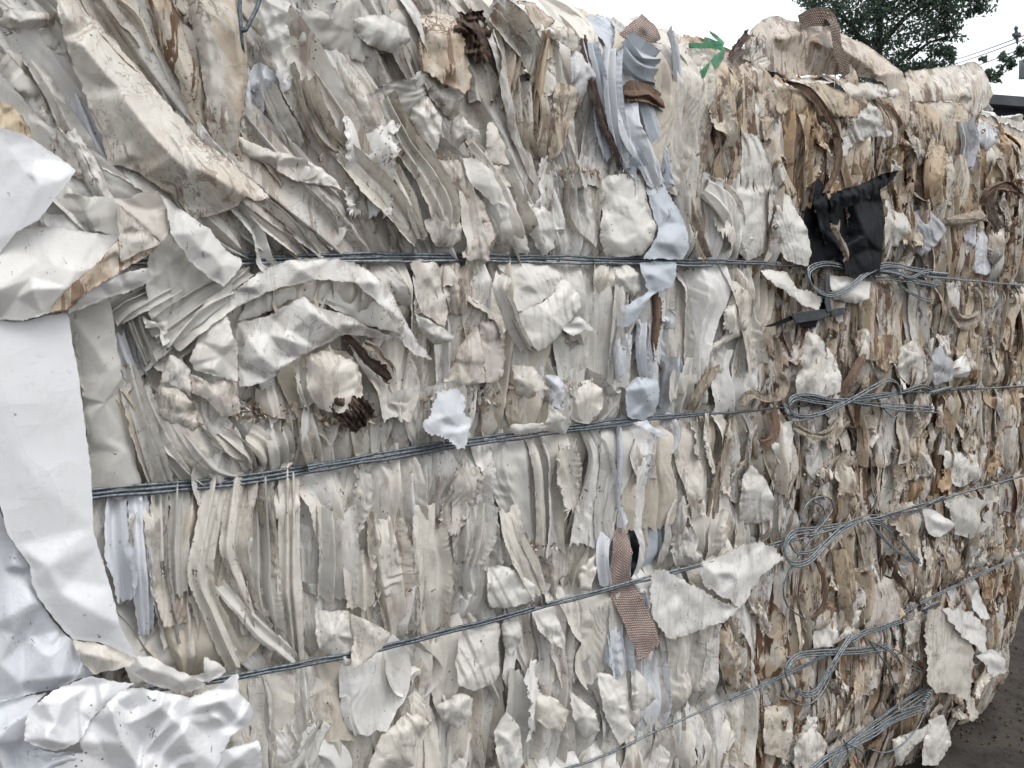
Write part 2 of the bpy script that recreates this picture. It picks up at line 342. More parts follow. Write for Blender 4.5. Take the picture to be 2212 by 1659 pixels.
# ------------------------------------------------------------------ strip: a folded length of film along a centre line on the face
def strip_geo(C, W, seed, prof='fold', ns=7, nk=6, jit=.22, crum=.003, wl=.045, rot=None, side=1, tear=.004, res=.0034, rel=.010, plamp=1.):
    """C: (n,3) x, h, z ; W: (n,) half width"""
    r = np.random.RandomState(seed % 2**31)
    L = np.sum(np.linalg.norm(np.diff(C[:, [0, 2]], axis=0), axis=1)); w = float(np.mean(W))
    nu = int(np.clip(L/res, 14, 130)); nv = int(np.clip(2*w/res*1.7, 8, 80))
    cc = catmull(np.c_[C, W], nu); nk = max(3, int(L/.035)) if nk is None else nk
    s = np.linspace(-1, 1, ns)
    if prof == 'curtain': p = r.uniform(-1, 1, ns); p[::2] += .5; p[1::2] -= .5
    elif prof == 'leaf': p = np.linspace(-1.0, r.uniform(.7, 1.1), ns); p[-1] += r.uniform(-.5, .15); p[-2] += r.uniform(-.1, .25)
    elif prof == 'fold':
        r0 = r.uniform(-.45, .35); p = np.where(s < r0, (s+1)/(r0+1), 1-(s-r0)/(1-r0)*r.uniform(.25, 1.1)); p[0] = -1.1; p[-1] += r.uniform(-.5, .1)
    elif prof == 'tube': p = np.sqrt(np.clip(1-s*s, 0, 1))*1.1-.1
    elif prof == 'flat': p = .9+.1*s*s
    elif prof == 'cup': p = .1+.9*s*s
    net = np.tile(p, (nk, 1)).astype(float)
    if prof == 'curtain': net += np.cumsum(r.uniform(-.22, .22, net.shape), 0)
    elif prof != 'flat': net += r.uniform(-jit, jit, net.shape)*1.5
    S = np.tile(s, (nk, 1))+r.uniform(-jit, jit, net.shape)*.5*(np.abs(s) < .99)
    if prof == 'curtain': S = s[None]+r.uniform(-1.1, 1.1, ns)[None]*(1./ns)+np.cumsum(r.uniform(-.35, .35, net.shape)/ns, 0)
    S += r.uniform(-.12, .12, (nk, 1))*(.3 if prof == 'curtain' else 1)
    Zj = r.uniform(-1, 1, net.shape)*.006*(prof != 'flat')
    hn = lin_up(net, nu, nv); Sn = lin_up(S, nu, nv); Zn = lin_up(Zj, nu, nv)
    if side < 0: Sn = -Sn
    T = np.gradient(cc[:, [0, 2]], axis=0); T /= np.linalg.norm(T, axis=1, keepdims=True)+1e-9
    nrm = np.stack([-T[:, 1], T[:, 0]], 1)
    X = cc[:, 0, None]+nrm[:, 0, None]*Sn*cc[:, 3, None]; Z = cc[:, 2, None]+nrm[:, 1, None]*Sn*cc[:, 3, None]+Zn
    ed = np.abs(np.linspace(-1, 1, nv))[None]; te = tear*crump(X*3, Z*3, seed+4, .03)
    lr = float((C[-1, 0]-C[0, 0])/(abs(C[-1, 2]-C[0, 2])+.02)); lr = -max(-1.5, min(1.5, lr))*np.sign(C[-1, 2]-C[0, 2]+1e-9)
    X = X+te*(ed > .8); Z = Z+te*(np.linspace(-1, 1, nu)[:, None]**8)*1.6
    bul = np.minimum(cc[:, 3, None]*.55, .016)+.002 if prof != 'curtain' else np.full((nu, 1), rel)
    if prof in ('flat',): bul = cc[:, 3, None]*.75
    u_ = Sn*w; v_ = (np.linspace(0, L, nu)[:, None])*np.ones((1, nv)); ple = 0
    for f_, am in ((1/.014, .0021), (1/.007, .0011)):        # fine gathered pleats running down the film
        q = u_*f_+.9*np.sin(v_*r.uniform(12, 30)+r.uniform(0, 6))+.8*np.sin(v_*r.uniform(35, 60)+u_*60+r.uniform(0, 6))+r.uniform(0, 9)
        fr = q-np.floor(q); sh = r.uniform(.15, .5); tri = np.where(fr < sh, fr/sh, (1-fr)/(1-sh))
        ple = ple+am*tri*np.clip(.35+.9*np.sin(u_*r.uniform(40, 90)+v_*r.uniform(8, 25)+r.uniform(0, 6)), 0, 1)
    Hh = cc[:, 1, None]+hn*bul*(1 if prof != 'flat' else .05)+ple*plamp*(prof != 'flat')
    Hh = Hh+crum*(.8*crump(X+lr*Z, Z*.3, seed+1, wl*.6)+.5*crump(X, Z*.7, seed+2, wl*.9)+.2*crump(X, Z*.6, seed+3, wl*.3))
    V = np.stack([X, -Hh, Z], -1).reshape(-1, 3)
    edge = np.maximum(np.exp((ed-1)*9), np.exp((np.abs(np.linspace(-1, 1, nu))[:, None]-1)*22))*np.ones((nu, nv))
    along = np.cumsum(np.r_[0, np.linalg.norm(np.diff(cc[:, [0, 2]], axis=0), axis=1)])[:, None]*np.ones((1, nv)); across = np.linspace(-1, 1, nv)[None]*w*np.ones((nu, 1))
    return V, grid_faces(nu, nv), edge.ravel(), along.ravel(), across.ravel()
def px_line(crop, s):                         # 'x,y,halfwidth,h' -> C, W in face coordinates
    ox, oy = CROP[crop]; a = np.array([[float(v) for v in t.split(',')] for t in s.split()])
    px, py, h = ox+a[:, 0]*K, oy+a[:, 1]*K, hmap(a[:, 3])
    P = onface(px, py, h); Q = onface(px+a[:, 2]*K, py, h)
    return np.stack([P[:, 0], h, P[:, 2]], 1), np.linalg.norm(Q-P, axis=1)
def ribbon(crop, s, mat, name, parent=None, prof='flat', tint='c', dirt=.3, crum=.0015, wmul=1., **k):
    SEEDN[0] += 13; C, W = px_line(crop, s)
    V, F, e, al, ac = strip_geo(C, W*wmul, SEEDN[0], prof=prof, crum=crum, **k)
    if mat in (FILM, FILMT): A = np.stack([np.full(len(V), dirt), e, np.full(len(V), (SEEDN[0]*.37) % 1)], 1)
    else: A = np.stack([al, ac+.5, e], 1)
    return mesh_obj(name, V, F, mat, parent, np.broadcast_to(TINTS[tint], (len(V), 3)), A)
def tube_geo(P, r, sides=7):
    P = np.asarray(P, float); n = len(P); T = np.gradient(P, axis=0); T /= np.linalg.norm(T, axis=1, keepdims=True)+1e-12
    up = np.array([0, 1., .1]); a = np.cross(T, up); a /= np.linalg.norm(a, axis=1, keepdims=True)+1e-9; b = np.cross(T, a)
    th = np.linspace(0, 2*math.pi, sides, endpoint=False); rr = np.broadcast_to(r, (n,))[:, None, None]
    V = P[:, None]+rr*(np.cos(th)[None, :, None]*a[:, None]+np.sin(th)[None, :, None]*b[:, None])
    i = np.arange(n-1)[:, None]*sides; j = np.arange(sides)[None]; k = (j+1) % sides
    return V.reshape(-1, 3), np.stack([i+j, i+k, i+sides+k, i+sides+j], -1).reshape(-1, 4)

# ------------------------------------------------------------------ ground
def ground():
    n = 90; a = np.linspace(-1, 1, n); ax = np.sign(a)*np.abs(a)**3.2
    X, Y = np.meshgrid(ax*400+1.5, ax*400+1.0); r = np.hypot(X-1.5, Y-1)
    Z = .012*crump(X, Y, 3, .5)*np.clip(1-r/30, .0, 1)-.004
    V = np.stack([X, Y, Z], -1).reshape(-1, 3); o = mesh_obj('ground', V, grid_faces(n, n), SOIL, None); o['kind'] = 'structure'
    o['label'] = 'dark trodden soil around the bales'
    b = Batch(); r = np.random.RandomState(5)                    # loose clods beside the bale
    for k in range(3500):
        x = 2.2+r.exponential(.5)*1.3; y = r.uniform(-.9, 2.5); s = r.uniform(.0015, .006)
        d = r.normal(size=(6, 3)); d /= np.linalg.norm(d, axis=1, keepdims=True)
        pts = np.array([[1, 0, 0], [0, 1, 0], [-1, 0, 0], [0, -1, 0], [0, 0, 1], [0, 0, -1]])*s*r.uniform(.5, 1.2, (6, 1))+np.array([x, y, s*.4])
        b.add(pts, np.array([[0, 1, 4], [1, 2, 4], [2, 3, 4], [3, 0, 4], [1, 0, 5], [2, 1, 5], [3, 2, 5], [0, 3, 5]]))
    c = b.build('soil_clods', SOILC, None, smooth=False); c['kind'] = 'stuff'; c['label'] = 'loose dark soil clods on the ground'
ground()

# ------------------------------------------------------------------ wire lines on the face (px in the 2212 frame), as z(X)
WIREPX = [
    [(-200, 560), (250, 560), (520, 562), (900, 556), (1480, 567), (1780, 578), (2212, 616)],
    [(-200, 1115), (200, 1066), (500, 1040), (950, 965), (1330, 914), (1700, 880), (1950, 850), (2212, 835)],
    [(-200, 1590), (240, 1500), (510, 1457), (850, 1390), (1380, 1252), (1700, 1172), (2000, 1088), (2212, 1028)],
    [(-100, 2020), (600, 1850), (1220, 1662), (1460, 1560), (1760, 1425), (1990, 1300), (2212, 1195)],
    [(0, 2500), (1000, 2100), (1500, 1800), (1760, 1650), (1990, 1490), (2200, 1400)]]
WZ = []
for wp in WIREPX:
    a = np.array(wp, float); P = onface(a[:, 0], a[:, 1], .03); WZ.append((P[:, 0], P[:, 2]))
def wz(k, X): return np.interp(X, *WZ[k])
BX0, BX1, BTOP, BBOT = -.75, 2.74, CZ+.47, .02
DENTS = []
for px_, py_, rx_, ry_, dp_ in ((660, 760, 150, 34, .050), (790, 760, 100, 45, .06), (560, 800, 70, 30, .03), (190, 270, 70, 90, .05), (1062, 1195, 16, 40, .05), (1680, 640, 50, 26, .045), (1690, 700, 40, 50, .03), (330, 700, 40, 50, .04),
                                (1750, 240, 60, 30, .03), (1855, 900, 30, 40, .03), (1010, 1530, 26, 30, .05), (1560, 1480, 30, 70, .03), (1300, 330, 20, 60, .04), (620, 860, 60, 20, .03), (980, 300, 25, 40, .02), (2050, 330, 40, 60, .03), (1960, 560, 50, 30, .02)):
    P_ = onface(px_, py_, .01); Q_ = onface(px_+rx_, py_+ry_, .01); DENTS.append((P_[0], P_[2], abs(Q_[0]-P_[0]), abs(Q_[2]-P_[2]), dp_))
def core_h(X, Z):
    v = core0(X, Z)+.006*np.sin(X*9+2*np.sin(Z*7))*np.sin(Z*11+np.sin(X*5)*2)+.004*np.sin(X*23+Z*9)*np.sin(Z*19-X*6)
    for a, b_, c_, d_, e_ in DENTS: v = v-e_*np.exp(-((X-a)/c_)**2-((Z-b_)/d_)**2)
    return v
def core0(X, Z):                            # how far the packed face stands out, falling away round the bale's far end and its foot
    e = np.clip((X-2.43+.09*np.clip((.5-Z)/.5, 0, 1)**2)/.27, 0, None); return -.30*e*e-.05*np.clip((.25-Z)/.25, 0, 1)**2-.10*np.clip((Z-(BTOP-.10))/.12, 0, 1.3)**2
ROWS = []                                    # (lower z(X), upper z(X), lower end pinched, upper end pinched)
def pxcurve(pts):
    a = np.array(pts, float); P = onface(a[:, 0], a[:, 1], .02); return lambda X: np.interp(X, P[:, 0], P[:, 2])
s1 = pxcurve([(-100, 300), (520, 335), (900, 345), (1200, 370), (1500, 398), (1800, 440), (2212, 490)])
s2 = pxcurve([(-100, 800), (500, 870), (800, 880), (1100, 840), (1350, 815), (1650, 770), (2212, 740)])
s3 = pxcurve([(-100, 1350), (650, 1290), (880, 1262), (1150, 1180), (1350, 1130), (1900, 985), (2212, 930)])
s4 = pxcurve([(-100, 1800), (600, 1600), (1000, 1500), (1300, 1425), (1700, 1310), (2212, 1110)])
top = lambda X: np.full_like(np.asarray(X, float), BTOP)
W_ = [lambda X, k=k: wz(k, X) for k in range(5)]
s5 = lambda X: .45*wz(3, X)+.55*wz(4, X)
bot = lambda X: np.full_like(np.asarray(X, float), BBOT)
ROWS = [(s1, top, 0, 0), (W_[0], s1, 1, 0), (s2, W_[0], 0, 1), (W_[1], s2, 1, 0), (s3, W_[1], 0, 1), (W_[2], s3, 1, 0),
        (s4, W_[2], 0, 1), (W_[3], s4, 1, 0), (s5, W_[3], 0, 1), (W_[4], s5, 1, 0), (bot, W_[4], 0, 1)]
FULL = [(W_[0], top, 1, 0), (W_[1], W_[0], 1, 1), (W_[2], W_[1], 1, 1), (W_[3], W_[2], 1, 1), (W_[4], W_[3], 1, 1)]; NR = len(ROWS); ROWS += FULL

bale = thing('plastic_bale', 'big wire-tied bale of crushed dirty white plastic sheeting filling the view', 'plastic bale', (1.0, .55, 0))
# core: the packed body, a closed block with a rumpled skin
def bale_core():
    b = Batch(); nx, nz = 260, 120
    X, Z = np.meshgrid(np.linspace(BX0, BX1, nx), np.linspace(BBOT, BTOP, nz), indexing='ij')
    H = core_h(X, Z)-.055+.010*crump(X, Z*.4, 71, .06)
    Z = BBOT+(Z-BBOT)*(BTOP-.05-BBOT)/(BTOP-BBOT)
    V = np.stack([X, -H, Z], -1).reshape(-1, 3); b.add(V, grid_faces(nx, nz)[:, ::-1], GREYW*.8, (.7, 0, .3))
    Y1 = 1.15
    def patch(o, u, v, nu, nv, seed):
        s, t = np.meshgrid(np.linspace(0, 1, nu), np.linspace(0, 1, nv), indexing='ij'); o, u, v = map(np.array, (o, u, v)); nn = np.cross(u, v); nn = nn/np.linalg.norm(nn)
        e = np.minimum(np.minimum(s, 1-s), np.minimum(t, 1-t))*8
        P = o+s[..., None]*u+t[..., None]*v+nn*(.03*crump(s*np.linalg.norm(u), t*np.linalg.norm(v)*.5, seed, .12)*np.clip(e, 0, 1))[..., None]
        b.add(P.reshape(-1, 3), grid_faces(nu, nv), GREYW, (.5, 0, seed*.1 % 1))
    f = .055
    patch((BX0, f, BTOP-.05), (BX1-BX0, 0, 0), (0, Y1-f, 0), 90, 40, 5)
    patch((BX0, Y1, BBOT), (0, 0, BTOP-BBOT), (BX1-BX0, 0, 0), 40, 90, 6)
    patch((BX0, f, BBOT), (0, 0, BTOP-BBOT), (0, Y1-f, 0), 40, 40, 7)
    patch((BX1, f+.3, BBOT), (0, Y1-f-.3, 0), (0, 0, BTOP-BBOT), 40, 40, 8)
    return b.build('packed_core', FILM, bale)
bale_core()

def lean(X, Z, row):                         # dX per metre downwards
    if row <= 1: return .95*float(np.clip((.95-X)/.75, 0, 1))**.8
    if row in (2,): return -.5*float(np.clip((.45-X)/.5, 0, 1))
    if row == 3: return .55*float(np.clip((.5-X)/.5, 0, 1))
    if row == 4: return .05
    if row == 5: return .35*float(np.clip((.35-X)/.4, 0, 1))
    return .0
def pick(r, X, Z, row):                      # tint, dirt by place on the face
    u = r.uniform()
    if X < .15: c = WHITE if u < .6 else (COOL if row > 4 and u < .85 else GREYW); dirtp = .26
    elif X < .95: c = CREAM if u < .35 else (GREYW if u < .6 else (WHITE if u < .93 else BEIGE)); dirtp = .28
    elif X < 1.3: c = CREAM if u < .38 else (GREYW if u < .6 else (BEIGE if u < .7 else WHITE)); dirtp = .36
    else:
        c = CREAM if u < .30 else (BEIGE if u < .45 else (TAN if u < .53 else (GREYW if u < .67 else (WHITE if u < .89 else (BRN if u < .94 else RUST))))); dirtp = .82
        if row > 5 and c is TAN and u < .50: c = CREAM
    if row in (0, 1): dirtp += .10
    if row == 0 and X > 1.15: c = TAN if u < .25 else (BEIGE if u < .5 else (BRN if u > .91 else (RUST if u > .8 else CREAM))); dirtp = .95
    if row == 2 and 1.3 < X and u > .86: c = BRN if u > .93 else RUST
    bx = .985+.03*math.sin(Z*7)
    if abs(X-bx) < (.045 if Z < CZ+.1 else .075) and u < .52: c = BLUE if u < .3 else COOL; dirtp = .25
    return c*(1+r.uniform(-.09, .07)), float(np.clip(dirtp+r.uniform(-.22, .25), 0, 1))
R = np.random.RandomState(42); folds = []
for row, (lo, hi, pl, pu) in enumerate(ROWS):
    full = row >= NR; rr = {0: 0, 1: 2, 2: 4, 3: 6, 4: 8}[row-NR] if full else row
    for layer in ((1,) if full else (0, 1, 2)):
        x = BX0+.02
        while x < BX1-.02:
            near = x < .35
            cur = layer == 0 or R.uniform() < ((.78 if x < .95 else .62) if layer == 1 else .5)
            if cur: wd = R.uniform(.022, .055)*(1.2 if near else 1)*(1.4 if layer == 0 else 1)*(1.45 if x < .9 and rr < 2 else (1.2 if x < 1. else 1))
            else: wd = R.choice([R.uniform(.007, .013), R.uniform(.012, .022), R.uniform(.022, .034)], p=[.35, .4, .25])*(1.2 if near else 1)
            X = x+wd*.7
            if full and R.uniform() < (.45 if x < 1.0 else .6): x += wd*1.8; continue
            zl, zh = float(lo(X)), float(hi(X))
            if hi is top: zh += R.uniform(-.05, .06)
            if layer == 2:                    # broken pieces of folds lying on the others
                if R.uniform() < (.82 if x < .95 else .7): x += wd*1.4; continue
                a, bb = sorted(R.uniform(0, 1, 2)); 
                if bb-a < .35: bb = min(1, a+.45)
                zl, zh = zl+(zh-zl)*a, zl+(zh-zl)*bb
            L = zh-zl
            if L < .03: x += wd; continue
            ov = .02 if layer < 2 else 0; oe = .012
            n = 5 if not full else 7; t = np.linspace(0, 1, n)
            z = zl-(ov if not pl else oe)+(L+(ov if not pl else oe)+(ov if not pu else oe))*t
            ln = lean(X, (zl+zh)/2, rr)
            xs = X-ln*(z-(zl+zh)/2)+R.uniform(-.005, .005, n)+R.normal(0, .007)*np.sin(t*3.1)+R.normal(0, .06)*(z-z.mean())
            if layer == 2: xs = xs+R.normal(0, .15)*(z-z.mean())
            base = np.array([core_h(q, zz) for q, zz in zip(xs, z)])
            bul = R.uniform(.003, .024)*(.8 if x > 1.2 else 1) if layer else R.uniform(-.018, -.006)
            prof = np.ones(n)
            if pl: prof *= np.clip((z-zl+.004)/.035, 0, 1)**.5
            if pu: prof *= np.clip((zh-z+.004)/.035, 0, 1)**.5
            h = base-.006+(bul+.006)*prof+R.uniform(-.003, .003, n)+(.003 if layer == 2 else 0)
            W = wd*(.85+.15*prof)*R.uniform(.8, 1.18, n)
            if R.uniform() < .45: W = W*np.linspace(*((.35, 1.35) if R.uniform() < .5 else (1.35, .35)), n)
            elif R.uniform() < .3: W = W*(.55+.75*np.sin(t*3.14))
            if layer and R.uniform() < .35: xs = xs+R.normal(0, .22 if x > .8 else .12)*(z-z.mean())
            c, d = pick(R, X, (zl+zh)/2, rr)
            kind = 'curtain' if cur else R.choice(['fold', 'leaf', 'cup', 'tube'], p=[.38, .44, .12, .06])
            ns = int(np.clip(2*wd/R.uniform(.009, .018), 4, 16)) if cur else int(R.choice([5, 6, 8]))
            rs = (.0024 if x < 1.3 else .003) if layer else .004
            V, F, e, _, _ = strip_geo(np.stack([xs, h, z], 1), W, R.randint(1 << 30), prof=kind, nk=max(3, int(L/R.choice([.03, .05, .08]))), side=1 if R.uniform() < .55 else -1,
                                      crum=.0016, res=rs, jit=.22, ns=ns, tear=.002, rel=R.uniform(.006, .0135), plamp=1. if not near else 1.2)
            if cur: d = d*.9
            A = np.stack([np.full(len(V), d), e*(.6 if cur else 1), np.full(len(V), R.uniform())], 1)
            folds.append((W.mean()*L*(1 if layer else .2)/(1+max(0, X)**2), V, F, c, A))
            x += wd*((1.15 if cur else 1.0) if layer < 2 else 1.8)
# loose crumpled scraps caught between the folds, many on the far half
for k in range(190):
    X = R.uniform(.2, 2.3)**1.0; 
    if k % 2: X = R.uniform(1.1, 2.35)
    Z = R.uniform(.08, BTOP-.02)
    if min(abs(Z-wz(j, X)) for j in range(5)) < .028: continue
    a = R.normal(0, .5); L = R.uniform(.04, .12); wd = R.uniform(.014, .035); t = np.linspace(-.5, .5, 4)
    C = np.stack([X+np.sin(a)*L*t+R.uniform(-.006, .006, 4), core_h(X, Z)+R.uniform(.012, .026)+R.uniform(-.008, .008, 4), Z+np.cos(a)*L*t], 1)
    c, d = pick(R, X, Z, 3); V, F, e, _, _ = strip_geo(C, wd*R.uniform(.5, 1.2, 4), R.randint(1 << 30), prof=R.choice(['fold', 'leaf', 'cup']), nk=4, ns=5, crum=.004, tear=.010, jit=.3, res=.0026)
    folds.append((wd*L*.5/(1+X*X), V, F, c, np.stack([np.full(len(V), d), e, np.full(len(V), R.uniform())], 1)))
folds.sort(key=lambda f: -f[0])
NPART = 58
def vis(f): x = f[1][:, 0].mean(); z = f[1][:, 2].mean(); return 0 < x < 2.3 and z > .25
big = [f for f in folds if vis(f)][:NPART]; ids = set(map(id, big))
for f in big: mesh_obj('folded_sheet', f[1], f[2], FILM, bale, np.broadcast_to(f[3], (len(f[1]), 3)), f[4])
bt = Batch()
for f in folds:
    if id(f) not in ids: bt.add(f[1], f[2], f[3], f[4])
o = bt.build('pressed_folds', FILM, bale); o['kind'] = 'stuff'
# frayed crumbs of torn film along the seams
def fringe():
    b = Batch(); r = np.random.RandomState(9)
    for k in range(4600):
        X = r.uniform(.0, 2.3); j = r.randint(0, 5); cv = (s1, s2, s3, s4, s5)[j]; 
        if j in (0, 1) or r.uniform() < .35: Z = float(cv(X))+r.normal(0, .007)
        else: continue
        if k > 1500:                          # thick tangles of rotten shreds at a few spots
            cx_, cy_, rx_, ry_ = ((745, 905, 60, 26), (520, 890, 60, 22), (620, 880, 70, 18), (1010, 860, 110, 26), (1230, 835, 60, 16), (870, 1275, 50, 7), (1160, 1180, 40, 8), (690, 345, 50, 8), (960, 345, 120, 7), (1250, 372, 90, 8))[r.choice(10, p=[.3, .1, .1, .18, .08, .04, .05, .03, .06, .06])]
            q_ = onface(cx_+r.normal(0, .5)*rx_, cy_+r.normal(0, .5)*ry_, .02); X, Z = float(q_[0]), float(q_[2])
        if math.sin(X*9+j*2)+.6*math.sin(X*23+j) < -.1 and r.uniform() < .8: continue
        s = r.uniform(.002, .0048)*(1.5 if k < 1500 else 1.1); n = 4; t = np.linspace(0, 1, n); a = r.uniform(0, 6.28)
        cx = X+np.cos(a)*s*t*1.6; cz = Z+np.sin(a)*s*t*1.6; h = core_h(X, Z)+.010+r.uniform(0, .018)+s*t*r.uniform(-.5, 1.)
        w = s*r.uniform(.25, .6)*np.array([.6, 1, .7, .15])*r.uniform(.5, 1.3, 4)
        V = np.concatenate([np.stack([cx-np.sin(a)*w, -h, cz+np.cos(a)*w], 1), np.stack([cx+np.sin(a)*w, -h-r.uniform(-.3, .6)*w, cz-np.cos(a)*w], 1)])
        F = np.array([[i, i+1, n+i+1, n+i] for i in range(n-1)])
        c = [CREAM, WHITE, BEIGE, BRN, TAN, BRN*.5][r.choice(6, p=[.35, .15, .2, .14, .06, .1] if k < 1500 else [.26, .1, .14, .22, .03, .25])]
        if k > 1500: V = V-np.array([0, .004, 0])
        b.add(V, F, c, (.6, .3, r.uniform()))
    o = b.build('torn_fringe', FILM, bale); o['kind'] = 'stuff'
fringe()
# ------------------------------------------------------------------ traced sheets and folds that are part of the bale
TINTS['w'] = WHITE*.5+CREAM*.5
def bs(crop, outline, inner='', **k): return sheet(crop, outline, inner, parent=bale, name='folded_sheet', lift=-.002, **{**dict(tuck=.006, relief=.6, pleat=.0024, pscale=.8, crum=.001, facets=(7, .004), smooth=2), **{q: w_ for q, w_ in k.items() if q != 'crum'}, **({'crum': min(k['crum']*.5, .002)} if 'crum' in k else {})})
def bf(crop, line, **k): return ribbon(crop, line, FILM, 'folded_sheet', bale, **{**dict(prof='curtain', ns=7, rel=.0095, nk=None, crum=.0014, res=.0022, tear=.0025, wmul=1.08), **k})
# A: upper left
bs('A', '80,190,4 330,50,4 380,200,5 430,360,5 530,560,5 610,760,4 470,560,3 300,520,4 200,330,4', '300,250,6.5', tint='g', dirt=.15)
bs('A', '0,80,6 60,55,7 200,65,7 350,90,6 340,160,6 200,190,6 60,175,6 -60,150,5', '60,110,9 200,120,9 300,120,8', tint='w', dirt=.5)
bs('A', '-60,330,6 60,340,7 130,430,7 250,560,7 330,740,7 440,880,7 520,1100,7 540,1140,6 430,1100,6 300,900,6 180,800,6 60,650,5 -60,620,5', '100,560,8.5 280,720,8.5 400,900,8', tint='g', dirt=.55)
bf('A', '180,380,50,4 260,500,60,5.5 340,640,60,5.5 420,820,60,5.5 480,900,50,5', tint='w', dirt=.25)
bf('A', '440,860,60,5.5 520,970,60,6 580,1060,62,6 640,1200,60,6 690,1300,50,5', prof='tube', tint='w', dirt=.1, crum=.006, wl=.018)
bf('A', '410,560,80,2 480,700,90,3 560,900,90,3.5 680,1080,80,3.5 760,1200,80,3.5', tint='k', dirt=.05)
bf('A', '560,40,90,4 680,130,110,5 850,300,110,5.5 960,420,100,5 1020,620,60,4', tint='e', dirt=.45)
bf('A', '650,-60,70,4 760,60,80,5 860,180,70,5 930,330,60,5', tint='e', dirt=.5)
bf('A', '830,-60,50,4.5 900,200,55,5.5 1000,420,60,5.5 1080,600,55,5 1150,760,50,4', tint='c', dirt=.45)
bf('A', '980,-60,75,5.5 1060,120,80,6.5 1120,300,80,6.5 1200,500,75,6.5 1230,700,60,5 1280,820,45,4.5', tint='e', dirt=.95, prof='tube')
bf('A', '1150,-60,60,4.5 1180,250,60,5 1240,420,60,5 1300,600,60,5 1330,800,50,4', tint='g', dirt=.3)
bf('A', '1330,-80,160,6 1370,150,155,7 1410,400,140,6.5 1420,600,120,6.5 1420,800,100,6 1470,1010,50,4.5', tint='c', dirt=.75, prof='tube')
bf('A', '1560,400,70,4 1570,560,75,5 1580,700,70,5 1600,860,60,4', tint='k', dirt=.15)
bf('A', '1600,600,50,4 1680,740,60,5 1760,900,60,5 1800,960,40,4', tint='g', dirt=.2); bf('A', '1660,520,50,4.5 1740,700,55,5.5 1830,860,55,5 1870,960,40,4', tint='w', dirt=.25)
bf('A', '1780,420,70,4.5 1850,620,70,5.5 1960,820,60,5 2050,960,50,4', tint='g', dirt=.3); bf('A', '1900,500,60,5 1960,700,60,5.5 2050,880,60,5 2130,980,40,4', tint='c', dirt=.5)
bs('A', '1600,410,5 1700,400,6 1830,470,6 1840,560,6 1700,620,5 1560,560,5', '1680,500,7.5 1720,470,6', tint='k', dirt=.12, crum=.007)
bs('A', '1490,850,6.5 1520,870,7 1700,940,8 1930,1010,9 2030,1100,9 1890,1150,8 1700,1050,7 1520,980,6', '1700,990,8.7', tint='c', dirt=.2)
bs('A', '1680,1060,3.5 1890,1150,5 2130,1200,6.5 2200,1380,7 2180,1500,7 2100,1590,6 2020,1500,4.5 1850,1250,4', '2050,1400,6.5', tint='g', dirt=.35)
bs('A', '1890,1140,8 1950,1020,8.5 2030,1060,9 2120,1140,8.5 2230,1300,8 2180,1210,8 2100,1180,8', '', tint='w', dirt=.15)
bs('A', '1500,1000,6 1600,1060,6.5 1750,1170,7 1870,1260,6.5 1960,1420,6 2090,1600,5.5 2060,1600,5 1900,1450,5 1760,1320,5 1640,1200,5 1540,1100,5', '', tint='e', dirt=.25)
bf('A', '1440,1330,60,4 1560,1420,70,5 1680,1520,70,5 1740,1600,60,3.5', tint='g', dirt=.15); bf('A', '1560,1280,60,4 1680,1400,75,5 1800,1500,75,5.5 1900,1590,60,3.5', tint='c', dirt=.15)
bf('A', '1700,1250,60,4 1820,1350,70,5 1930,1480,70,5 2010,1600,50,3.5', tint='g', dirt=.2); bf('A', '1250,1400,60,3.5 1380,1480,70,4.5 1500,1550,70,4.5 1640,1620,60,3', tint='g', dirt=.15)
bs('A', '260,1360,7 420,1170,7 480,1230,8 600,1245,8 735,1255,8 740,1400,8 760,1500,8 640,1470,8 480,1440,7', '560,1380,8.6', tint='g', dirt=.1, crum=.002)
bs('A', '1010,1520,8 1100,1450,7 1180,1590,7 1350,1740,7 1250,1900,6 1110,1950,6 1070,2030,6 990,2045,6 940,1980,7 925,1800,8 940,1610,8', '1050,1700,8.5', tint='g', dirt=.08, crum=.0025)
# D: middle left
bs('D', '430,430,6 590,380,6 690,335,6 730,540,6.5 760,750,7 830,1100,6.5 850,1300,6.5 900,1540,6 760,1610,6 640,1570,6 580,1540,6 560,1300,5 500,830,5', '600,640,7.4 690,800,8 740,1000,7 790,1300,7.4 600,1250,6', tint='g', dirt=.12, crum=.001, pleat=.0, facets=(5, .003), smooth=6)
for ln, tn in (('790,760,55,4.5 850,1000,70,5.5 930,1250,80,5.5 1020,1530,70,4', 'w'), ('880,880,50,4.5 960,1100,65,5.5 1070,1320,75,5 1200,1490,60,3.5', 'g'), ('990,1070,60,4.5 1120,1260,75,5.5 1250,1400,75,5 1380,1480,60,3.5', 'w'),
               ('1160,1150,70,5 1300,1300,80,5.5 1420,1400,70,5 1540,1440,50,3.5', 'g'), ('760,560,60,4 800,680,60,4.5 850,800,50,4.5 900,860,40,4', 'k'), ('820,470,50,4.5 880,620,50,5 930,760,50,5', 'g'),
               ('1350,1180,50,5 1450,1250,60,6 1540,1330,60,5.5 1570,1420,50,4', 'c'), ('1560,1180,60,4.5 1650,1260,70,5.5 1700,1350,60,4.5 1690,1420,50,3', 'c'), ('1750,1150,70,4.5 1780,1280,80,5.5 1790,1400,70,3.5', 'g'), ('1950,1080,70,4.5 1990,1220,80,5.5 2020,1360,70,3.5', 'c'),
               ('1900,760,60,4.5 1920,900,60,5.5 1960,1020,50,5', 'w'), ('1680,900,60,5 1700,980,75,6 1730,1080,50,6', 'c'), ('2060,660,90,4.5 2100,800,110,5.5 2150,950,90,5.5', 'c')):
    bf('D', ln, tint=tn, dirt=.25)
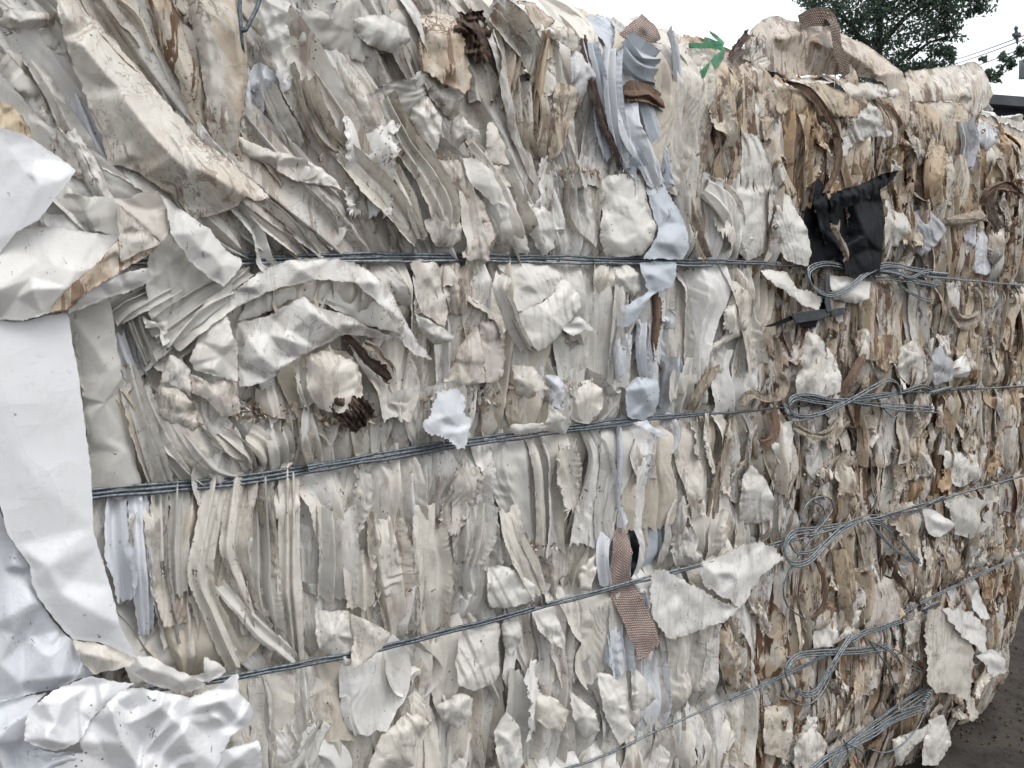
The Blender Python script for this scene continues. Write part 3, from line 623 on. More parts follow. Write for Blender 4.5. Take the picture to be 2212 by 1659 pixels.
bf('D', '720,460,60,5 820,370,70,6 950,300,70,6 1120,230,60,5', tint='g', dirt=.1); bf('D', '960,560,60,5 1100,450,70,6.5 1260,330,70,6.5 1420,240,60,6 1560,150,50,5', tint='g', dirt=.12)
bf('D', '1080,640,60,6 1200,520,60,7 1340,400,60,7 1480,310,50,6', tint='w', dirt=.12)
bs('D', '900,440,6 990,490,8 1060,460,7 1075,600,8 1030,640,8 1000,520,7.5 920,520,7', '', tint='w', dirt=.1)
bs('D', '1080,690,8 1190,760,8 1210,800,9 1210,960,8 1130,900,8 1040,870,8 1010,860,8', '1120,800,9.5', tint='w', dirt=.4)
bs('D', '1020,890,8 1130,910,8 1230,1000,8.5 1290,1130,8 1200,1175,8 1100,1130,8 1000,1075,8', '1130,1020,9.3', tint='c', dirt=.4)
bs('D', '1270,510,8 1440,440,9 1470,560,10 1500,620,9 1510,860,9 1400,830,9 1240,790,8 1195,720,8 1250,600,8', '1430,640,11 1340,780,10.5 1460,760,8.5', tint='w', dirt=.25)
bs('D', '1210,810,8 1330,870,9 1430,830,9 1500,870,9 1515,1060,8 1400,1080,8 1300,970,8 1220,930,8', '1380,960,9.5 1340,870,7', tint='p', dirt=.35)
bs('D', '1600,300,5 1850,220,5 2000,210,5 2270,210,5 2400,330,5 2500,480,6 2560,560,7 2300,500,6 2203,440,6 1920,320,7 1820,350,7 1700,420,6 1500,480,6', '2150,320,4', tint='w', dirt=.12, crum=.002)
bs('D', '1930,700,8 2060,660,9 2260,740,9 2300,960,9 2250,1040,10 2140,1060,10 2020,1030,8 1940,900,8', '2120,800,11 2230,900,9', tint='c', dirt=.4)
# E: centre
bs('E', '520,100,6 600,85,6.5 680,90,7 740,220,7 780,280,7 760,420,7 740,520,8 600,430,7 550,420,6 550,200,6', '650,200,8.3 700,350,8', tint='c', dirt=.35)
bs('E', '1240,540,7 1210,430,7 1400,330,8 1480,200,7 1600,310,8 1630,340,8 1560,450,9 1500,520,9 1430,600,9 1330,670,8 1280,600,8', '1400,450,9.5 1500,360,9', tint='w', dirt=.15, crum=.003)
bs('E', '1060,110,5.5 1200,110,6 1390,100,6 1480,200,7 1400,330,7.5 1220,420,7 1160,380,7 1080,330,6 1150,220,6', '1280,250,8.3 1160,160,5', tint='w', dirt=.15, crum=.006)
bs('E', '960,480,8 1100,470,8.5 1110,560,9 1120,680,9 1100,840,9 1000,870,8 970,620,8', '', tint='p', dirt=.3, tear=4)
bs('E', '780,760,6 830,640,7 950,500,8 980,640,9 1000,860,8 850,890,8 720,880,6', '900,700,9', tint='c', dirt=.4)
bs('E', '1160,1130,8 1380,1120,9 1400,1000,10 1540,1110,10 1500,1190,9 1400,1170,9 1180,1200,8', '1430,1090,11.5', tint='w', dirt=.15)
bs('E', '550,430,7 700,500,9 805,570,9 760,615,9 680,620,8 600,560,7', '700,560,10.5', tint='w', dirt=.15)
bs('E', '1170,750,7 1290,760,8 1390,900,9 1320,930,9 1290,980,8 1200,940,7', '1260,840,9', tint='c', dirt=.3, tear=5)
bs('E', '1530,900,6 1640,850,7 1740,900,8 1740,1020,8 1650,1130,6 1540,1100,5', '1640,960,9', tint='c', dirt=.25)
bs('E', '1380,820,6 1470,830,7 1500,900,7.5 1490,1040,7 1400,1000,6', '1440,880,8.3', tint='k', dirt=.1)
bf('E', '850,130,90,5 830,230,90,6 840,330,70,6.5 830,420,50,5.5', tint='p', dirt=.5); bf('E', '1740,120,60,5 1740,200,60,6.5 1730,290,50,6', tint='c', dirt=.3)
bs('E', '1780,140,5 1900,120,6 1980,180,8 1975,290,8 1930,320,7 1810,240,6', '1880,220,9', tint='w', dirt=.15)
bf('E', '1100,180,30,9 1080,280,25,10 1130,420,28,10 1170,520,30,9 1250,640,30,8', tint='w', dirt=.2)
# B: top centre
bs('B', '-190,0,3 0,-20,4 300,-30,4 560,60,5 580,300,5.5 560,420,6 470,330,6.5 330,330,6 200,390,6 60,330,5.5 -190,300,4', '0,120,7 150,200,5 260,150,8 400,200,6.5 480,120,7.5 330,90,5.5', tint='w', dirt=.12, mat=FILMT, crum=.012, wl=.07, tear=8)
bs('B', '160,120,7 350,90,8 500,170,8 520,250,8 440,340,7 300,310,7 190,230,6.5', '330,180,9.5 440,260,9', tint='w', dirt=.25, crum=.006)
bs('B', '590,440,6 720,520,7 860,600,8 850,640,8 830,720,7 770,760,6 650,620,6', '730,620,8.5', tint='w', dirt=.45)
bs('B', '800,740,6 860,740,8 970,850,9 880,880,8 790,960,6 780,800,6', '880,800,10', tint='w', dirt=.5)
bs('B', '510,580,6 640,620,7 720,740,8 720,850,8 680,965,7 570,850,6 510,700,5', '640,740,9', tint='w', dirt=.45)
bs('B', '1540,310,6 1620,340,7 1700,490,9 1620,620,7 1590,680,6 1540,560,7', '1600,450,9', tint='k', dirt=.45)
bs('B', '1440,530,7 1590,550,7.5 1600,600,7 1480,960,7 1390,1030,5 1410,800,6', '1500,700,8 1450,600,8.6', tint='e', dirt=.6, crum=.003)
bf('B', '1400,220,40,6 1370,450,45,7 1340,700,45,7 1320,900,40,6', tint='e', dirt=.85); bf('B', '1340,540,50,6 1380,720,50,7.5 1360,900,45,7 1350,1010,40,5', tint='e', dirt=.7)
bf('B', '1050,60,70,5.5 1180,180,90,7 1280,340,70,6 1250,500,60,5.5', tint='g', dirt=.6); bf('B', '1080,180,60,5 1150,360,70,6.5 1120,560,60,6 1070,700,50,5', tint='c', dirt=.75)
bf('B', '1220,520,60,5 1230,700,65,6 1240,860,60,6 1300,1000,50,5', tint='c', dirt=.7)
bs('B', '1170,30,4 1240,30,6 1300,180,6.5 1390,180,6 1440,130,5 1300,20,3 1200,0,2', '1260,130,7', tint='c', dirt=.65)
bs('B', '1340,200,6 1410,175,7 1540,170,7 1600,260,7 1560,330,7 1450,250,7.5', '1480,220,8', tint='c', dirt=.6, crum=.006)
bs('B', '850,1000,7 950,1010,8 1050,1080,9 1150,1200,9 1240,1450,8 1280,1590,7 1200,1600,7 1100,1480,8 1050,1300,8 900,1150,8', '1040,1180,10 1180,1440,9.3', tint='w', dirt=.15)
bs('B', '510,990,6 700,1010,7 830,1010,8 880,1150,8.5 1000,1300,8.5 1030,1420,8.5 980,1400,8.5 940,1430,8 880,1330,7.5 760,1180,7 620,1100,6', '820,1120,9.3', tint='p', dirt=.4)
bs('B', '880,1420,7 1020,1400,8 1060,1480,8 1030,1560,8.5 1030,1650,8.5 960,1640,8.5 900,1640,8 850,1630,8 880,1530,7.5', '960,1520,9', tint='p', dirt=.25, tear=4)
bs('B', '610,1400,6 720,1330,8 800,1320,8 860,1430,8 850,1520,8 760,1570,7 670,1550,7', '760,1440,9.3', tint='g', dirt=.4)
bf('B', '330,640,60,5 480,900,70,6.5 620,1120,75,7 720,1320,75,7 720,1450,50,5.5', tint='c', dirt=.4); bf('B', '60,960,60,5.5 220,1120,70,6.5 360,1260,70,7 480,1420,60,6.5 560,1520,45,6', tint='c', dirt=.3)
bf('B', '420,1060,50,6 520,1250,55,7 560,1400,50,7 590,1520,35,6.5', tint='c', dirt=.3)
bs('B', '1730,1150,5 1780,1110,6 1900,1100,6.5 2000,1120,6 2030,1300,7 2080,1450,9 2050,1540,9 1980,1620,8 1760,1620,6 1720,1500,6 1740,1300,6', '1900,1300,8 1980,1470,10 1820,1230,6 1800,1520,8', tint='w', dirt=.12, crum=.003)
bs('B', '980,1040,6 1130,1050,7 1170,1180,8 1120,1180,8 1040,1080,8', '', tint='c', dirt=.35)
bs('B', '1100,1200,6 1180,1180,7 1400,1340,8.5 1430,1450,8.5 1440,1560,7 1360,1620,6 1290,1500,6 1200,1340,6.5', '1280,1340,8.6 1340,1460,9', tint='w', dirt=.12, crum=.005)
bs('B', '1010,780,5.5 1050,770,6 1120,920,7.5 1150,1040,8 1000,1040,7 990,1030,6', '', tint='c', dirt=.3)
# C: top right
bs('C', '40,330,-1 160,300,0 340,370,1 400,440,1.5 340,520,2 200,600,2 80,540,2 30,440,1', '160,400,3 260,440,2.5 300,360,1.5', tint='w', dirt=.4, mat=FILMT, crum=.008)
bs('C', '60,340,1 350,430,1 450,390,2 560,450,3 640,640,4 620,900,4 500,870,5 420,720,4 400,560,2 210,540,1', '480,520,5 560,600,3.5 500,720,6', tint='w', dirt=.8, crum=.005)
bs('C', '610,560,4 900,520,4 1100,600,5 1190,690,6 1150,740,6 900,735,6 650,720,5 625,620,4', '760,600,6.5 1000,660,7', tint='t', dirt=.75)
bs('C', '600,500,0 800,500,0 1010,520,1 1200,520,2 1410,560,4 1400,610,5 1280,620,5 1170,640,4 1040,600,3 820,560,3 620,560,3', '1200,560,4.5 800,530,2', tint='w', dirt=.5)
bs('C', '640,720,4 720,750,5 980,790,5.5 1000,900,5 860,850,5 720,830,4.5', '840,800,6.5', tint='t', dirt=.45)
bf('C', '780,880,70,3 800,1100,80,4.5 790,1240,60,4', tint='e', dirt=.7); bf('C', '880,960,60,4 860,1080,60,5 850,1200,50,4', tint='t', dirt=.6)
bf('C', '1080,1000,60,4 1120,1100,60,5.5 1150,1230,50,5', tint='t', dirt=.6)
bf('C', '600,760,55,4 610,900,60,5 620,1080,60,5 700,1250,50,4', tint='c', dirt=.9, prof='tube')
bs('C', '1480,620,1 1600,640,2 1780,640,3 1850,720,3 1880,1020,4 1800,1050,5 1720,980,5 1560,960,4 1500,860,3', '1700,760,6 1780,880,6', tint='e', dirt=.85, crum=.006)
bf('C', '1640,900,50,4 1600,1100,60,5.5 1620,1300,60,5', tint='t', dirt=.8); bf('C', '1760,980,50,5 1790,1150,60,6 1760,1320,50,5', tint='e', dirt=.7); bf('C', '1830,760,40,5 1860,900,45,6 1830,1060,40,5', tint='k', dirt=.4)
bf('C', '2100,1000,40,2 2130,1200,40,3 2140,1360,40,2', tint='t', dirt=.8)
bs('C', '1880,800,2 1960,770,3 2040,830,3.5 2030,900,4 1960,960,4 1890,900,3', '1970,860,5.5', tint='k', dirt=.4)
bs('C', '370,900,5 430,840,6 520,860,7 560,950,7 640,1100,7 660,1180,7 600,1400,7 560,1600,6 440,1650,6 340,1500,5 310,1300,5 310,1100,5', '450,1000,7.5 500,1250,8 420,1400,7 540,1180,6', tint='w', dirt=.3, crum=.003)
bs('C', '640,1280,7 700,1200,7 760,1330,8 830,1450,8.5 860,1600,8 830,1680,7 700,1650,7 600,1500,6', '720,1400,9.3 760,1560,9', tint='w', dirt=.15)
bs('C', '1320,1320,5 1440,1350,6 1490,1430,7 1400,1560,6 1320,1540,5', '1400,1440,8', tint='w', dirt=.2); bs('C', '1480,1340,5 1600,1330,6 1720,1450,7 1640,1560,7 1560,1620,6 1490,1560,5', '1600,1440,8.5', tint='k', dirt=.25, mat=FILMT)
bs('C', '1820,1420,4 1950,1430,5 2010,1560,6 2000,1700,6 1960,1740,6 1850,1700,5', '1920,1560,7', tint='k', dirt=.3)
bf('C', '180,1180,60,4.5 280,1250,70,6 350,1350,70,6.5 360,1500,60,5', tint='w', dirt=.3)
bf('C', '120,700,60,4 180,900,60,5 220,1080,50,4.5', tint='e', dirt=.9); bf('C', '230,820,40,5 270,1000,45,5.5 300,1120,40,5', tint='c', dirt=.4)
# F: middle right
bs('F', '340,210,6 440,260,7 480,310,8 470,480,8 420,560,8 300,620,7 210,720,6 200,650,6 310,560,7 300,400,6', '400,340,9 420,470,9.5', tint='c', dirt=.4, crum=.003)
bs('F', '530,150,5 700,170,6 760,260,7 860,290,7.5 930,330,8 900,400,8 830,390,8 740,330,7.5 620,240,7', '700,240,8', tint='w', dirt=.25, tear=4)
bs('F', '970,190,5 1100,200,6 1230,230,7 1220,330,8 1130,365,8 1000,340,7', '1100,290,9', tint='w', dirt=.1)
bs('F', '790,640,6 830,540,7 900,560,8 1000,700,8.5 1050,820,9 1040,920,8.5 930,960,8 760,940,6 770,780,6', '900,640,10 880,850,9 990,830,10', tint='w', dirt=.35, crum=.003)
bs('F', '1420,640,6 1500,600,7 1580,700,8 1600,840,7 1500,900,6 1400,800,5', '1500,720,9', tint='w', dirt=.45, crum=.005); bs('F', '1590,700,6 1680,640,7 1770,760,7.5 1750,850,7 1640,880,6.5 1600,800,6', '1680,760,9', tint='k', dirt=.25, mat=FILMT)
bs('F', '1780,640,5 1860,650,6 1925,820,7 1880,870,6 1790,850,5', '1850,760,8', tint='g', dirt=.6)
bs('F', '600,1180,6 660,1130,7 740,1110,7.5 735,1370,8 660,1380,8 610,1280,7', '690,1240,8.5', tint='w', dirt=.3, tear=3)
bs('F', '420,1480,6 470,1390,7 560,1460,8 620,1600,8 600,1750,7 400,1750,5', '500,1540,9', tint='w', dirt=.3)
bs('F', '1120,550,6 1250,520,7 1260,700,7 1160,720,6', '', tint='c', dirt=.7); bs('F', '1260,560,6 1390,570,7 1400,740,7 1330,800,7 1260,740,6', '', tint='t', dirt=.8)
bs('F', '1440,1330,6 1450,1240,7 1560,1210,8 1600,1300,7.5 1590,1440,7 1470,1480,6', '1530,1320,9', tint='e', dirt=.7)
bs('F', '1700,1290,5 1900,1320,6 1940,1450,6.5 1800,1530,6 1700,1450,5', '1800,1400,8', tint='w', dirt=.25, crum=.006)
# H and G
bs('H', '-80,650,6 0,665,7 130,660,8 150,840,10 145,1010,10 30,980,8 -60,900,7', '60,820,9.5', tint='w', dirt=.25)
bs('H', '850,790,6 1090,740,6 1080,900,8 1085,1050,8 1050,1120,8 930,1170,8 830,1140,8 810,1000,7', '960,900,8.5 900,1080,9.3 1000,1020,8', tint='w', dirt=.18, crum=.003)
bs('H', '1010,390,5 1100,380,7 1250,420,8 1310,500,9 1300,600,8 1130,650,7 1020,630,6', '1150,430,9 1200,560,8 1090,520,8', tint='w', dirt=.12)
bs('H', '1290,650,6 1420,630,7 1500,820,8 1490,900,8 1420,870,8 1340,800,7.5', '1400,760,9', tint='w', dirt=.1); bs('H', '1100,740,6 1210,720,7 1220,860,8 1150,960,7.5 1110,860,7', '1170,820,9', tint='g', dirt=.2)
bs('H', '1300,1200,7 1390,1200,8 1450,1230,8 1530,1300,8 1480,1430,8 1380,1400,8 1310,1330,7.5', '1400,1280,10', tint='c', dirt=.3, crum=.005)
bs('H', '1050,1430,7 1130,1300,8 1210,1400,9 1240,1640,8 1100,1700,7', '1140,1480,10', tint='w', dirt=.15, crum=.005); bs('H', '1540,1180,6 1690,1290,7.5 1720,1420,8 1620,1480,7.5 1550,1330,7', '1620,1330,9', tint='w', dirt=.2)
bs('H', '1700,1060,7 1800,1070,8 1890,1180,8 1890,1320,8 1940,1420,8 1850,1520,7 1760,1340,7', '1810,1230,9.5', tint='w', dirt=.2); bs('H', '1920,1000,6 2010,1100,7 2080,1220,7.5 1930,1330,7', '1960,1180,8.6', tint='w', dirt=.1)
bs('H', '690,1260,7 850,1180,8 920,1220,8 910,1320,8 830,1410,7 720,1360,7', '820,1270,9.6', tint='w', dirt=.2, crum=.005)
bs('H', '500,1300,7 600,1330,8 640,1390,8 560,1490,7.5 540,1640,7 300,1680,7 240,1700,6 330,1460,6.5 430,1380,7', '480,1430,9.4 400,1560,8', tint='c', dirt=.3)
bs('H', '1590,400,6 1700,290,7 1720,220,7 1700,420,7.5 1660,540,7 1600,520,6.5', '', tint='c', dirt=.2)
for ln, tn, dd in (('40,0,110,5 60,300,110,6.5 50,600,100,5.5', 'g', .3), ('190,280,80,5 190,450,85,6.5 200,640,70,6', 'c', .35), ('330,20,80,5 370,200,110,7 400,420,120,7 430,560,110,6.5 460,830,90,4', 'c', .45),
                   ('640,-20,90,5.5 640,250,95,7 660,430,100,6.5 660,600,90,6 660,800,80,4', 'c', .3), ('930,-20,110,5 920,200,100,6 880,360,60,5', 'g', .3), ('1130,20,60,6 1160,200,60,7 1250,380,60,7 1330,560,50,6', 'c', .3)):
    bf('H', ln, tint=tn, dirt=dd)
for ln, tn, dd in (('860,-140,55,2.5 860,-60,55,4.6 880,300,60,7 900,500,60,7 920,800,40,5.5', 'k', .05), ('1000,-160,50,2.5 1000,-80,50,4.6 1000,300,60,6.5 1020,560,60,6.5 1080,880,50,5.5', 'w', .1), ('1130,-180,55,2.5 1130,-100,55,4.6 1120,300,60,6 1130,560,50,6', 'g', .15),
                   ('1360,-200,70,2.5 1360,-120,70,4.6 1290,250,75,6 1270,450,70,6 1330,620,60,6 1420,830,60,5.5 1500,1000,50,4', 'c', .2), ('1520,-230,90,2.5 1520,-150,90,4.6 1470,200,80,7 1490,360,70,6.5 1540,520,60,6 1600,680,40,5', 'c', .35),
                   ('1400,480,60,5.5 1540,640,60,7 1680,800,60,7 1800,900,50,6 1900,980,40,4', 'w', .25), ('1640,-210,70,2.5 1640,-130,70,4.6 1660,330,90,6 1670,520,90,6.5 1700,700,80,6.5 1740,900,60,4', 'g', .25), ('1830,-230,60,2.5 1830,-150,60,4.6 1830,400,70,6.5 1850,650,70,6.5 1880,950,50,3.5', 'c', .3),
                   ('730,-110,60,2.5 730,-30,60,4.6 740,250,70,7.5 790,450,70,7.5 790,600,50,7', 'k', .05)):
    bf('G', ln, tint=tn, dirt=dd)
# I: lower right
bs('I', '1190,440,6 1380,460,7 1420,600,7 1400,740,7 1200,810,6', '1300,560,7.5', tint='p', dirt=.45, crum=.002)
bs('I', '870,700,6 960,640,7 1010,680,7 1030,820,7 990,890,7 870,900,6', '', tint='w', dirt=.3, crum=.003)
bs('I', '990,880,7 1120,800,8 1180,660,8 1130,650,7 1090,760,7', '', tint='w', dirt=.3)
bf('I', '1050,260,50,5 1080,440,55,6.5 1090,600,50,6.5 1100,760,45,5', tint='t', dirt=.5); bf('I', '330,700,40,4 310,820,65,5 370,980,75,5.5 380,1150,60,4', tint='e', dirt=1., crum=.006)
bs('I', '560,1280,6 720,1260,7 740,1450,8 700,1600,7 560,1560,6', '650,1330,8.5', tint='c', dirt=.6); bs('I', '750,1500,7 860,1400,8 960,1500,8 920,1640,8 760,1700,7', '850,1520,9', tint='w', dirt=.4)
bs('I', '1600,1360,7 1700,1320,8 1740,1500,7 1660,1640,6.5 1560,1640,7 1570,1480,7.5', '1640,1480,9', tint='w', dirt=.3)
bs('I', '1370,1480,7 1560,1400,8 1620,1370,8 1560,1480,8.5 1480,1560,8 1400,1640,7', '', tint='w', dirt=.3)

# the column of pale blue film right of centre
for cr, ln, tn in (('B', '1650,260,45,5 1680,420,50,6.5 1720,600,50,6.5 1740,800,45,6 1780,1000,35,5', 'b'), ('B', '1790,300,45,5 1780,480,50,6.5 1800,700,50,6.5 1830,900,45,6 1850,1080,30,5', 'k'), ('B', '1900,640,60,5.5 1920,800,70,7 2000,980,60,7 2080,1180,50,6.5', 'k'),
                   ('B', '1990,560,60,5.5 2060,780,60,6.5 2120,1000,60,6.5 2160,1180,50,6', 'b'), ('B', '1860,280,70,5 1960,380,75,6.5 2080,420,60,6.5', 'b'), ('B', '1870,860,40,5 1900,1000,50,6.5 1960,1100,40,6', 'b'), ('B', '2160,200,30,3 2190,330,34,5 2200,520,34,6', 'b'),
                   ('E', '1860,540,50,5 1850,680,55,6 1860,830,45,5.5', 'k'), ('E', '1990,480,45,5 1980,640,50,6 1990,820,40,5.5', 'k'), ('E', '1850,1140,45,4.5 1860,1300,50,6 1850,1480,50,6 1840,1660,40,5.5', 'b'), ('E', '1960,1180,60,4.5 1950,1330,60,6 1920,1500,50,5.5', 'k'),
                   ('H', '1850,-20,55,5 1870,120,50,5.5', 'k'), ('H', '1750,180,30,5.5 1740,330,34,6.5 1760,480,30,6', 'k'), ('H', '1960,560,30,6 1990,640,34,6.5', 'b'), ('H', '1830,640,60,4.5 1850,850,60,6 1870,1060,50,5.5', 'k'), ('H', '1780,860,36,4.5 1790,1000,40,5.5', 'b')):
    bf(cr, ln, tint=tn, dirt=.15)
TINTS['w'] = WHITE
_sheet0 = sheet
def sheet(crop, *a, **k):
    k.setdefault('pleat', .0 if crop == 'G' else (.0007 if crop in 'AD' else .0003)); k.setdefault('facets', (7, .0035)); k.setdefault('smooth', 3)
    if k.get('mat') is None: k['crum'] = min(k.get('crum', .004)*.45, .0016); k['wl'] = max(k.get('wl', .06), .08)
    return _sheet0(crop, *a, **k)
# ------------------------------------------------------------------ loose sheets hanging out of the bale: each a thing of its own
sheet('A', '345,-60,8 470,-60,5 540,60,5 620,130,5 760,300,5.5 860,420,6 1050,640,6 1250,860,6 1480,1040,7 1640,1180,8 1710,1252,9 1620,1275,9.5 1560,1240,10 1500,1300,9 1390,1355,8 1210,1388,7 1150,1300,6.5 1080,1230,6.5 900,1110,6.5 780,1050,6 690,1040,6 640,880,6.5 540,620,7 470,430,7.5 400,240,8',
      '420,100,10 520,280,10.5 680,480,10.5 800,640,10.5 950,840,11.5 1090,985,12.5 1250,1060,13 1420,1150,12.5 850,900,8 1150,1150,9 600,620,8.2 760,560,10 1150,900,9 1320,1020,10', tint='c', dirt=.55, crum=.003, wl=.09,
      relief=1.05, facets=(10, .004), label='long stained sheet folded double, slanting down from the top left corner', cat='plastic sheet')
sheet('A', '-60,610,9 90,680,9.5 190,820,10 200,880,10 100,860,10 0,830,10 -60,800,10', '', tint='t', dirt=.6, crum=.002, label='small tan stained flap just above the brightest white sheet at the left edge')
sheet('A', '-120,800,11 130,840,12 230,900,12 400,1010,12 480,1080,13 420,1160,13 330,1280,13 250,1390,13 100,1470,12 0,1600,11 -120,1680,11', '200,1100,13.2 380,1140,13.3', tint='x', dirt=.05, crum=.0015, wl=.12, tear=1.5,
      label='brightest clean white sheet with a squared corner sticking out at the left edge')
sheet('A', '-120,1500,9 150,1440,9 400,1440,9 620,1480,9 760,1500,10 760,1610,10.5 700,1680,11 560,1780,11.5 440,1880,12 310,1975,12 150,2030,11.5 0,2020,11 -120,2000,10', '0,1830,14 200,1825,14 430,1820,13 250,1640,11', tint='w', dirt=.1, crum=.0015, wl=.12,
      label='smooth grey-white sheet with a rounded turned-up belly below the squared bright corner')
sheet('A', '310,1975,13 420,1830,13.5 600,1680,13.5 760,1500,12 765,1650,12.5 900,1590,12 1000,1560,11 960,1600,11.5 700,1760,13 520,1870,13.5 430,1960,13', '', tint='e', dirt=.75, crum=.001,
      label='narrow rolled edge with brown stains running up from the rounded grey belly')
sheet('A', '735,1255,9 830,1250,10 900,1215,10 1000,1215,10 1060,1310,10 1075,1440,10 1020,1530,11 730,1280,10', '950,1330,9.5', tint='p', dirt=.2, crum=.0015, label='grey-brown flat flap with a wavy top edge beside the lit cream triangle')
sheet('A', '735,1285,12.3 800,1340,12.3 1015,1540,12.3 900,1590,12.6 765,1655,12.6 750,1480,12.4', '', tint='c', dirt=.4, crum=.001, tear=1.5, label='cream torn triangle catching the light, beside the grey-brown flat flap')
sheet('A', '1020,1235,11 1150,1330,10 1330,1450,9.5 1440,1600,9 1520,1630,8.5 1525,1690,9 1420,1815,10 1330,1760,10 1200,1650,10 1080,1480,11 1060,1330,11', '1200,1480,11 1400,1680,10.5', tint='w', dirt=.2, crum=.002,
      relief=1.6, label='pointed white flap whose tip covers the left end of the uppermost wire')
sheet('A', '440,1960,11 620,1790,12 800,1720,12.5 940,1700,12 950,1790,11 850,1830,10.5 700,1880,11 430,1985,11', '700,1790,12.8', tint='w', dirt=.12, crum=.001, label='smooth curved cuff of white film just below the brown-stained rolled edge')
sheet('D', '-120,480,9.5 0,475,10 150,480,10 300,440,10 430,430,10 460,620,10.3 500,830,10.5 530,1080,10.5 560,1300,10.5 580,1480,10.5 590,1780,10.5 620,1900,10.5 700,2160,10.5 760,2400,11 860,2610,10.5 640,2510,9 460,2490,8.5 370,2390,8.5 250,2240,9 205,2140,9 190,2030,9 100,1900,9 40,1800,9 0,1640,9 -120,1500,9',
      '300,2030,12 450,2120,9.5 560,2300,12.3 380,2200,10.5 250,980,11.4 -50,980,11.2 480,975,11.2 250,1500,11 100,1300,10.6 650,2350,12.5', tint='x', dirt=.04, relief=.55, crum=.0012, wl=.16, pleat=.0, facets=(0, 0), tear=1.5,
      label='broad clean white panel hanging straight down the left side, narrowing to a point')
sheet('G', '460,850,9 640,870,10 860,970,11 820,1020,11 700,1040,10.5 600,1060,10 520,1000,9', '650,960,12', tint='c', dirt=.3, crum=.003, label='dingy crumpled toe of film tucked under the point of the broad white panel')
sheet('G', '850,950,10 970,950,11 1030,1000,12 1180,1060,12 1300,1130,11.5 1200,1180,11 1080,1160,11 950,1130,11 840,1060,10', '950,1040,13 1150,1110,12.8', tint='w', dirt=.15, crum=.002, label='rolled cream tube end with a dark opening, above the clean white heap')
sheet('G', '1180,1080,9 1290,1060,10 1290,950,10 1400,1000,10.5 1430,1050,10 1300,1120,10', '1350,1040,11', tint='w', dirt=.1, crum=.0015, label='small curled white lip touching the left end of the third wire down')
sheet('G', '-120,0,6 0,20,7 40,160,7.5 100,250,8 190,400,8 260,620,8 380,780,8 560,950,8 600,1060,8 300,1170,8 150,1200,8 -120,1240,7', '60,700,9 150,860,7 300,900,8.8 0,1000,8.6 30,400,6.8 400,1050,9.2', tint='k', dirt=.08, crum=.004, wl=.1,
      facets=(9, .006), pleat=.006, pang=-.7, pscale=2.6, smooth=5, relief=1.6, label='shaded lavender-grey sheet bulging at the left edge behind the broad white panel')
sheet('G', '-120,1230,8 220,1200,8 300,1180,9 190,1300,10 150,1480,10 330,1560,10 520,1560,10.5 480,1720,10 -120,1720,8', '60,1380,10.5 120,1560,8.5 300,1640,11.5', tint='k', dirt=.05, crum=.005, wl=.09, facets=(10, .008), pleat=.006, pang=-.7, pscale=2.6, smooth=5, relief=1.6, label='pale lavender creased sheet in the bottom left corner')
sheet('G', '150,1480,12 190,1280,12 340,1170,12 570,1075,12.5 700,1110,12 850,1120,11 740,1200,12 580,1350,13.5 500,1490,14 430,1530,14 330,1550,13.5', '400,1230,14.5 560,1350,12.6 300,1420,14.6 420,1400,13.6', tint='x', dirt=.03, crum=.003, wl=.09,
      facets=(8, .006), pleat=.006, pang=-.7, pscale=2.6, smooth=5, relief=1.6, label='clean white puffed fold like a pillow at the lower left, pointed at its upper right')
sheet('G', '500,1490,13.5 580,1350,12.5 760,1170,13 900,1150,12.5 1200,1210,13 1400,1130,12 1500,1055,11 1520,1180,11 1600,1280,11 1590,1380,11 1470,1450,12 1380,1640,12 1250,1760,12 340,1780,12 330,1600,12.3 520,1560,12.5',
      '700,1300,14.5 860,1340,12.4 1000,1250,14.6 950,1420,13 1150,1380,14.8 1300,1300,12.8 1400,1230,13.8 780,1500,14.6 1000,1560,12.6 1200,1520,14.4 900,1680,13.8 1480,1320,12.4 740,1220,14.2', tint='x', dirt=.12, crum=.0012, wl=.1, smooth=6, relief=1.4, facets=(12, .008), pleat=.011, pang=-.8, pscale=2.6,
      label='biggest clean white heap of crushed film along the bottom left, with muddy scuffs')
sheet('G', '1240,1680,10 1330,1600,11 1420,1540,12 1640,1490,11 1660,1740,9.5 1200,1740,9.5', '1500,1600,12', tint='x', dirt=.08, crum=.003, pleat=.006, pang=-.7, pscale=2.6, smooth=5, relief=1.6, label='smooth white lobe at the bottom edge, right of the biggest white heap')
sheet('D', '1500,490,7 1700,440,8 1850,360,8.5 1920,320,9 2000,380,9 2200,440,9.5 2300,500,9.5 2450,560,9 2640,590,8.5 2620,620,8 2400,590,8 2180,560,8 2000,650,8 1900,700,8.5 1700,850,8 1520,895,7 1500,700,7', '1700,560,8 1970,420,10.5 1850,600,11 1650,700,10 2150,500,10', tint='w', dirt=.35, crum=.004,
      relief=1.1, facets=(12, .006), label='long swooping dirty-white sheet arching over the dark hollow left of centre')
sheet('D', '1060,640,6 1250,480,6 1480,280,7 1650,160,7 1820,90,7 2100,80,7 2300,130,7.5 2420,230,8 2500,330,8.5 2560,470,9 2640,600,9 2730,720,9 2620,690,9 2570,640,8.5 2500,500,8.5 2390,350,8.5 2300,290,8 2240,230,8 2000,215,8 1800,260,7.5 1650,310,7 1400,450,7 1200,620,6', '2350,230,9.6 1900,150,9.3 1600,260,8.8 2500,440,9.8', tint='w', dirt=.35, crum=.005,
      label='twisted upper lip of film just under the uppermost wire, drawn out to a thin tail')
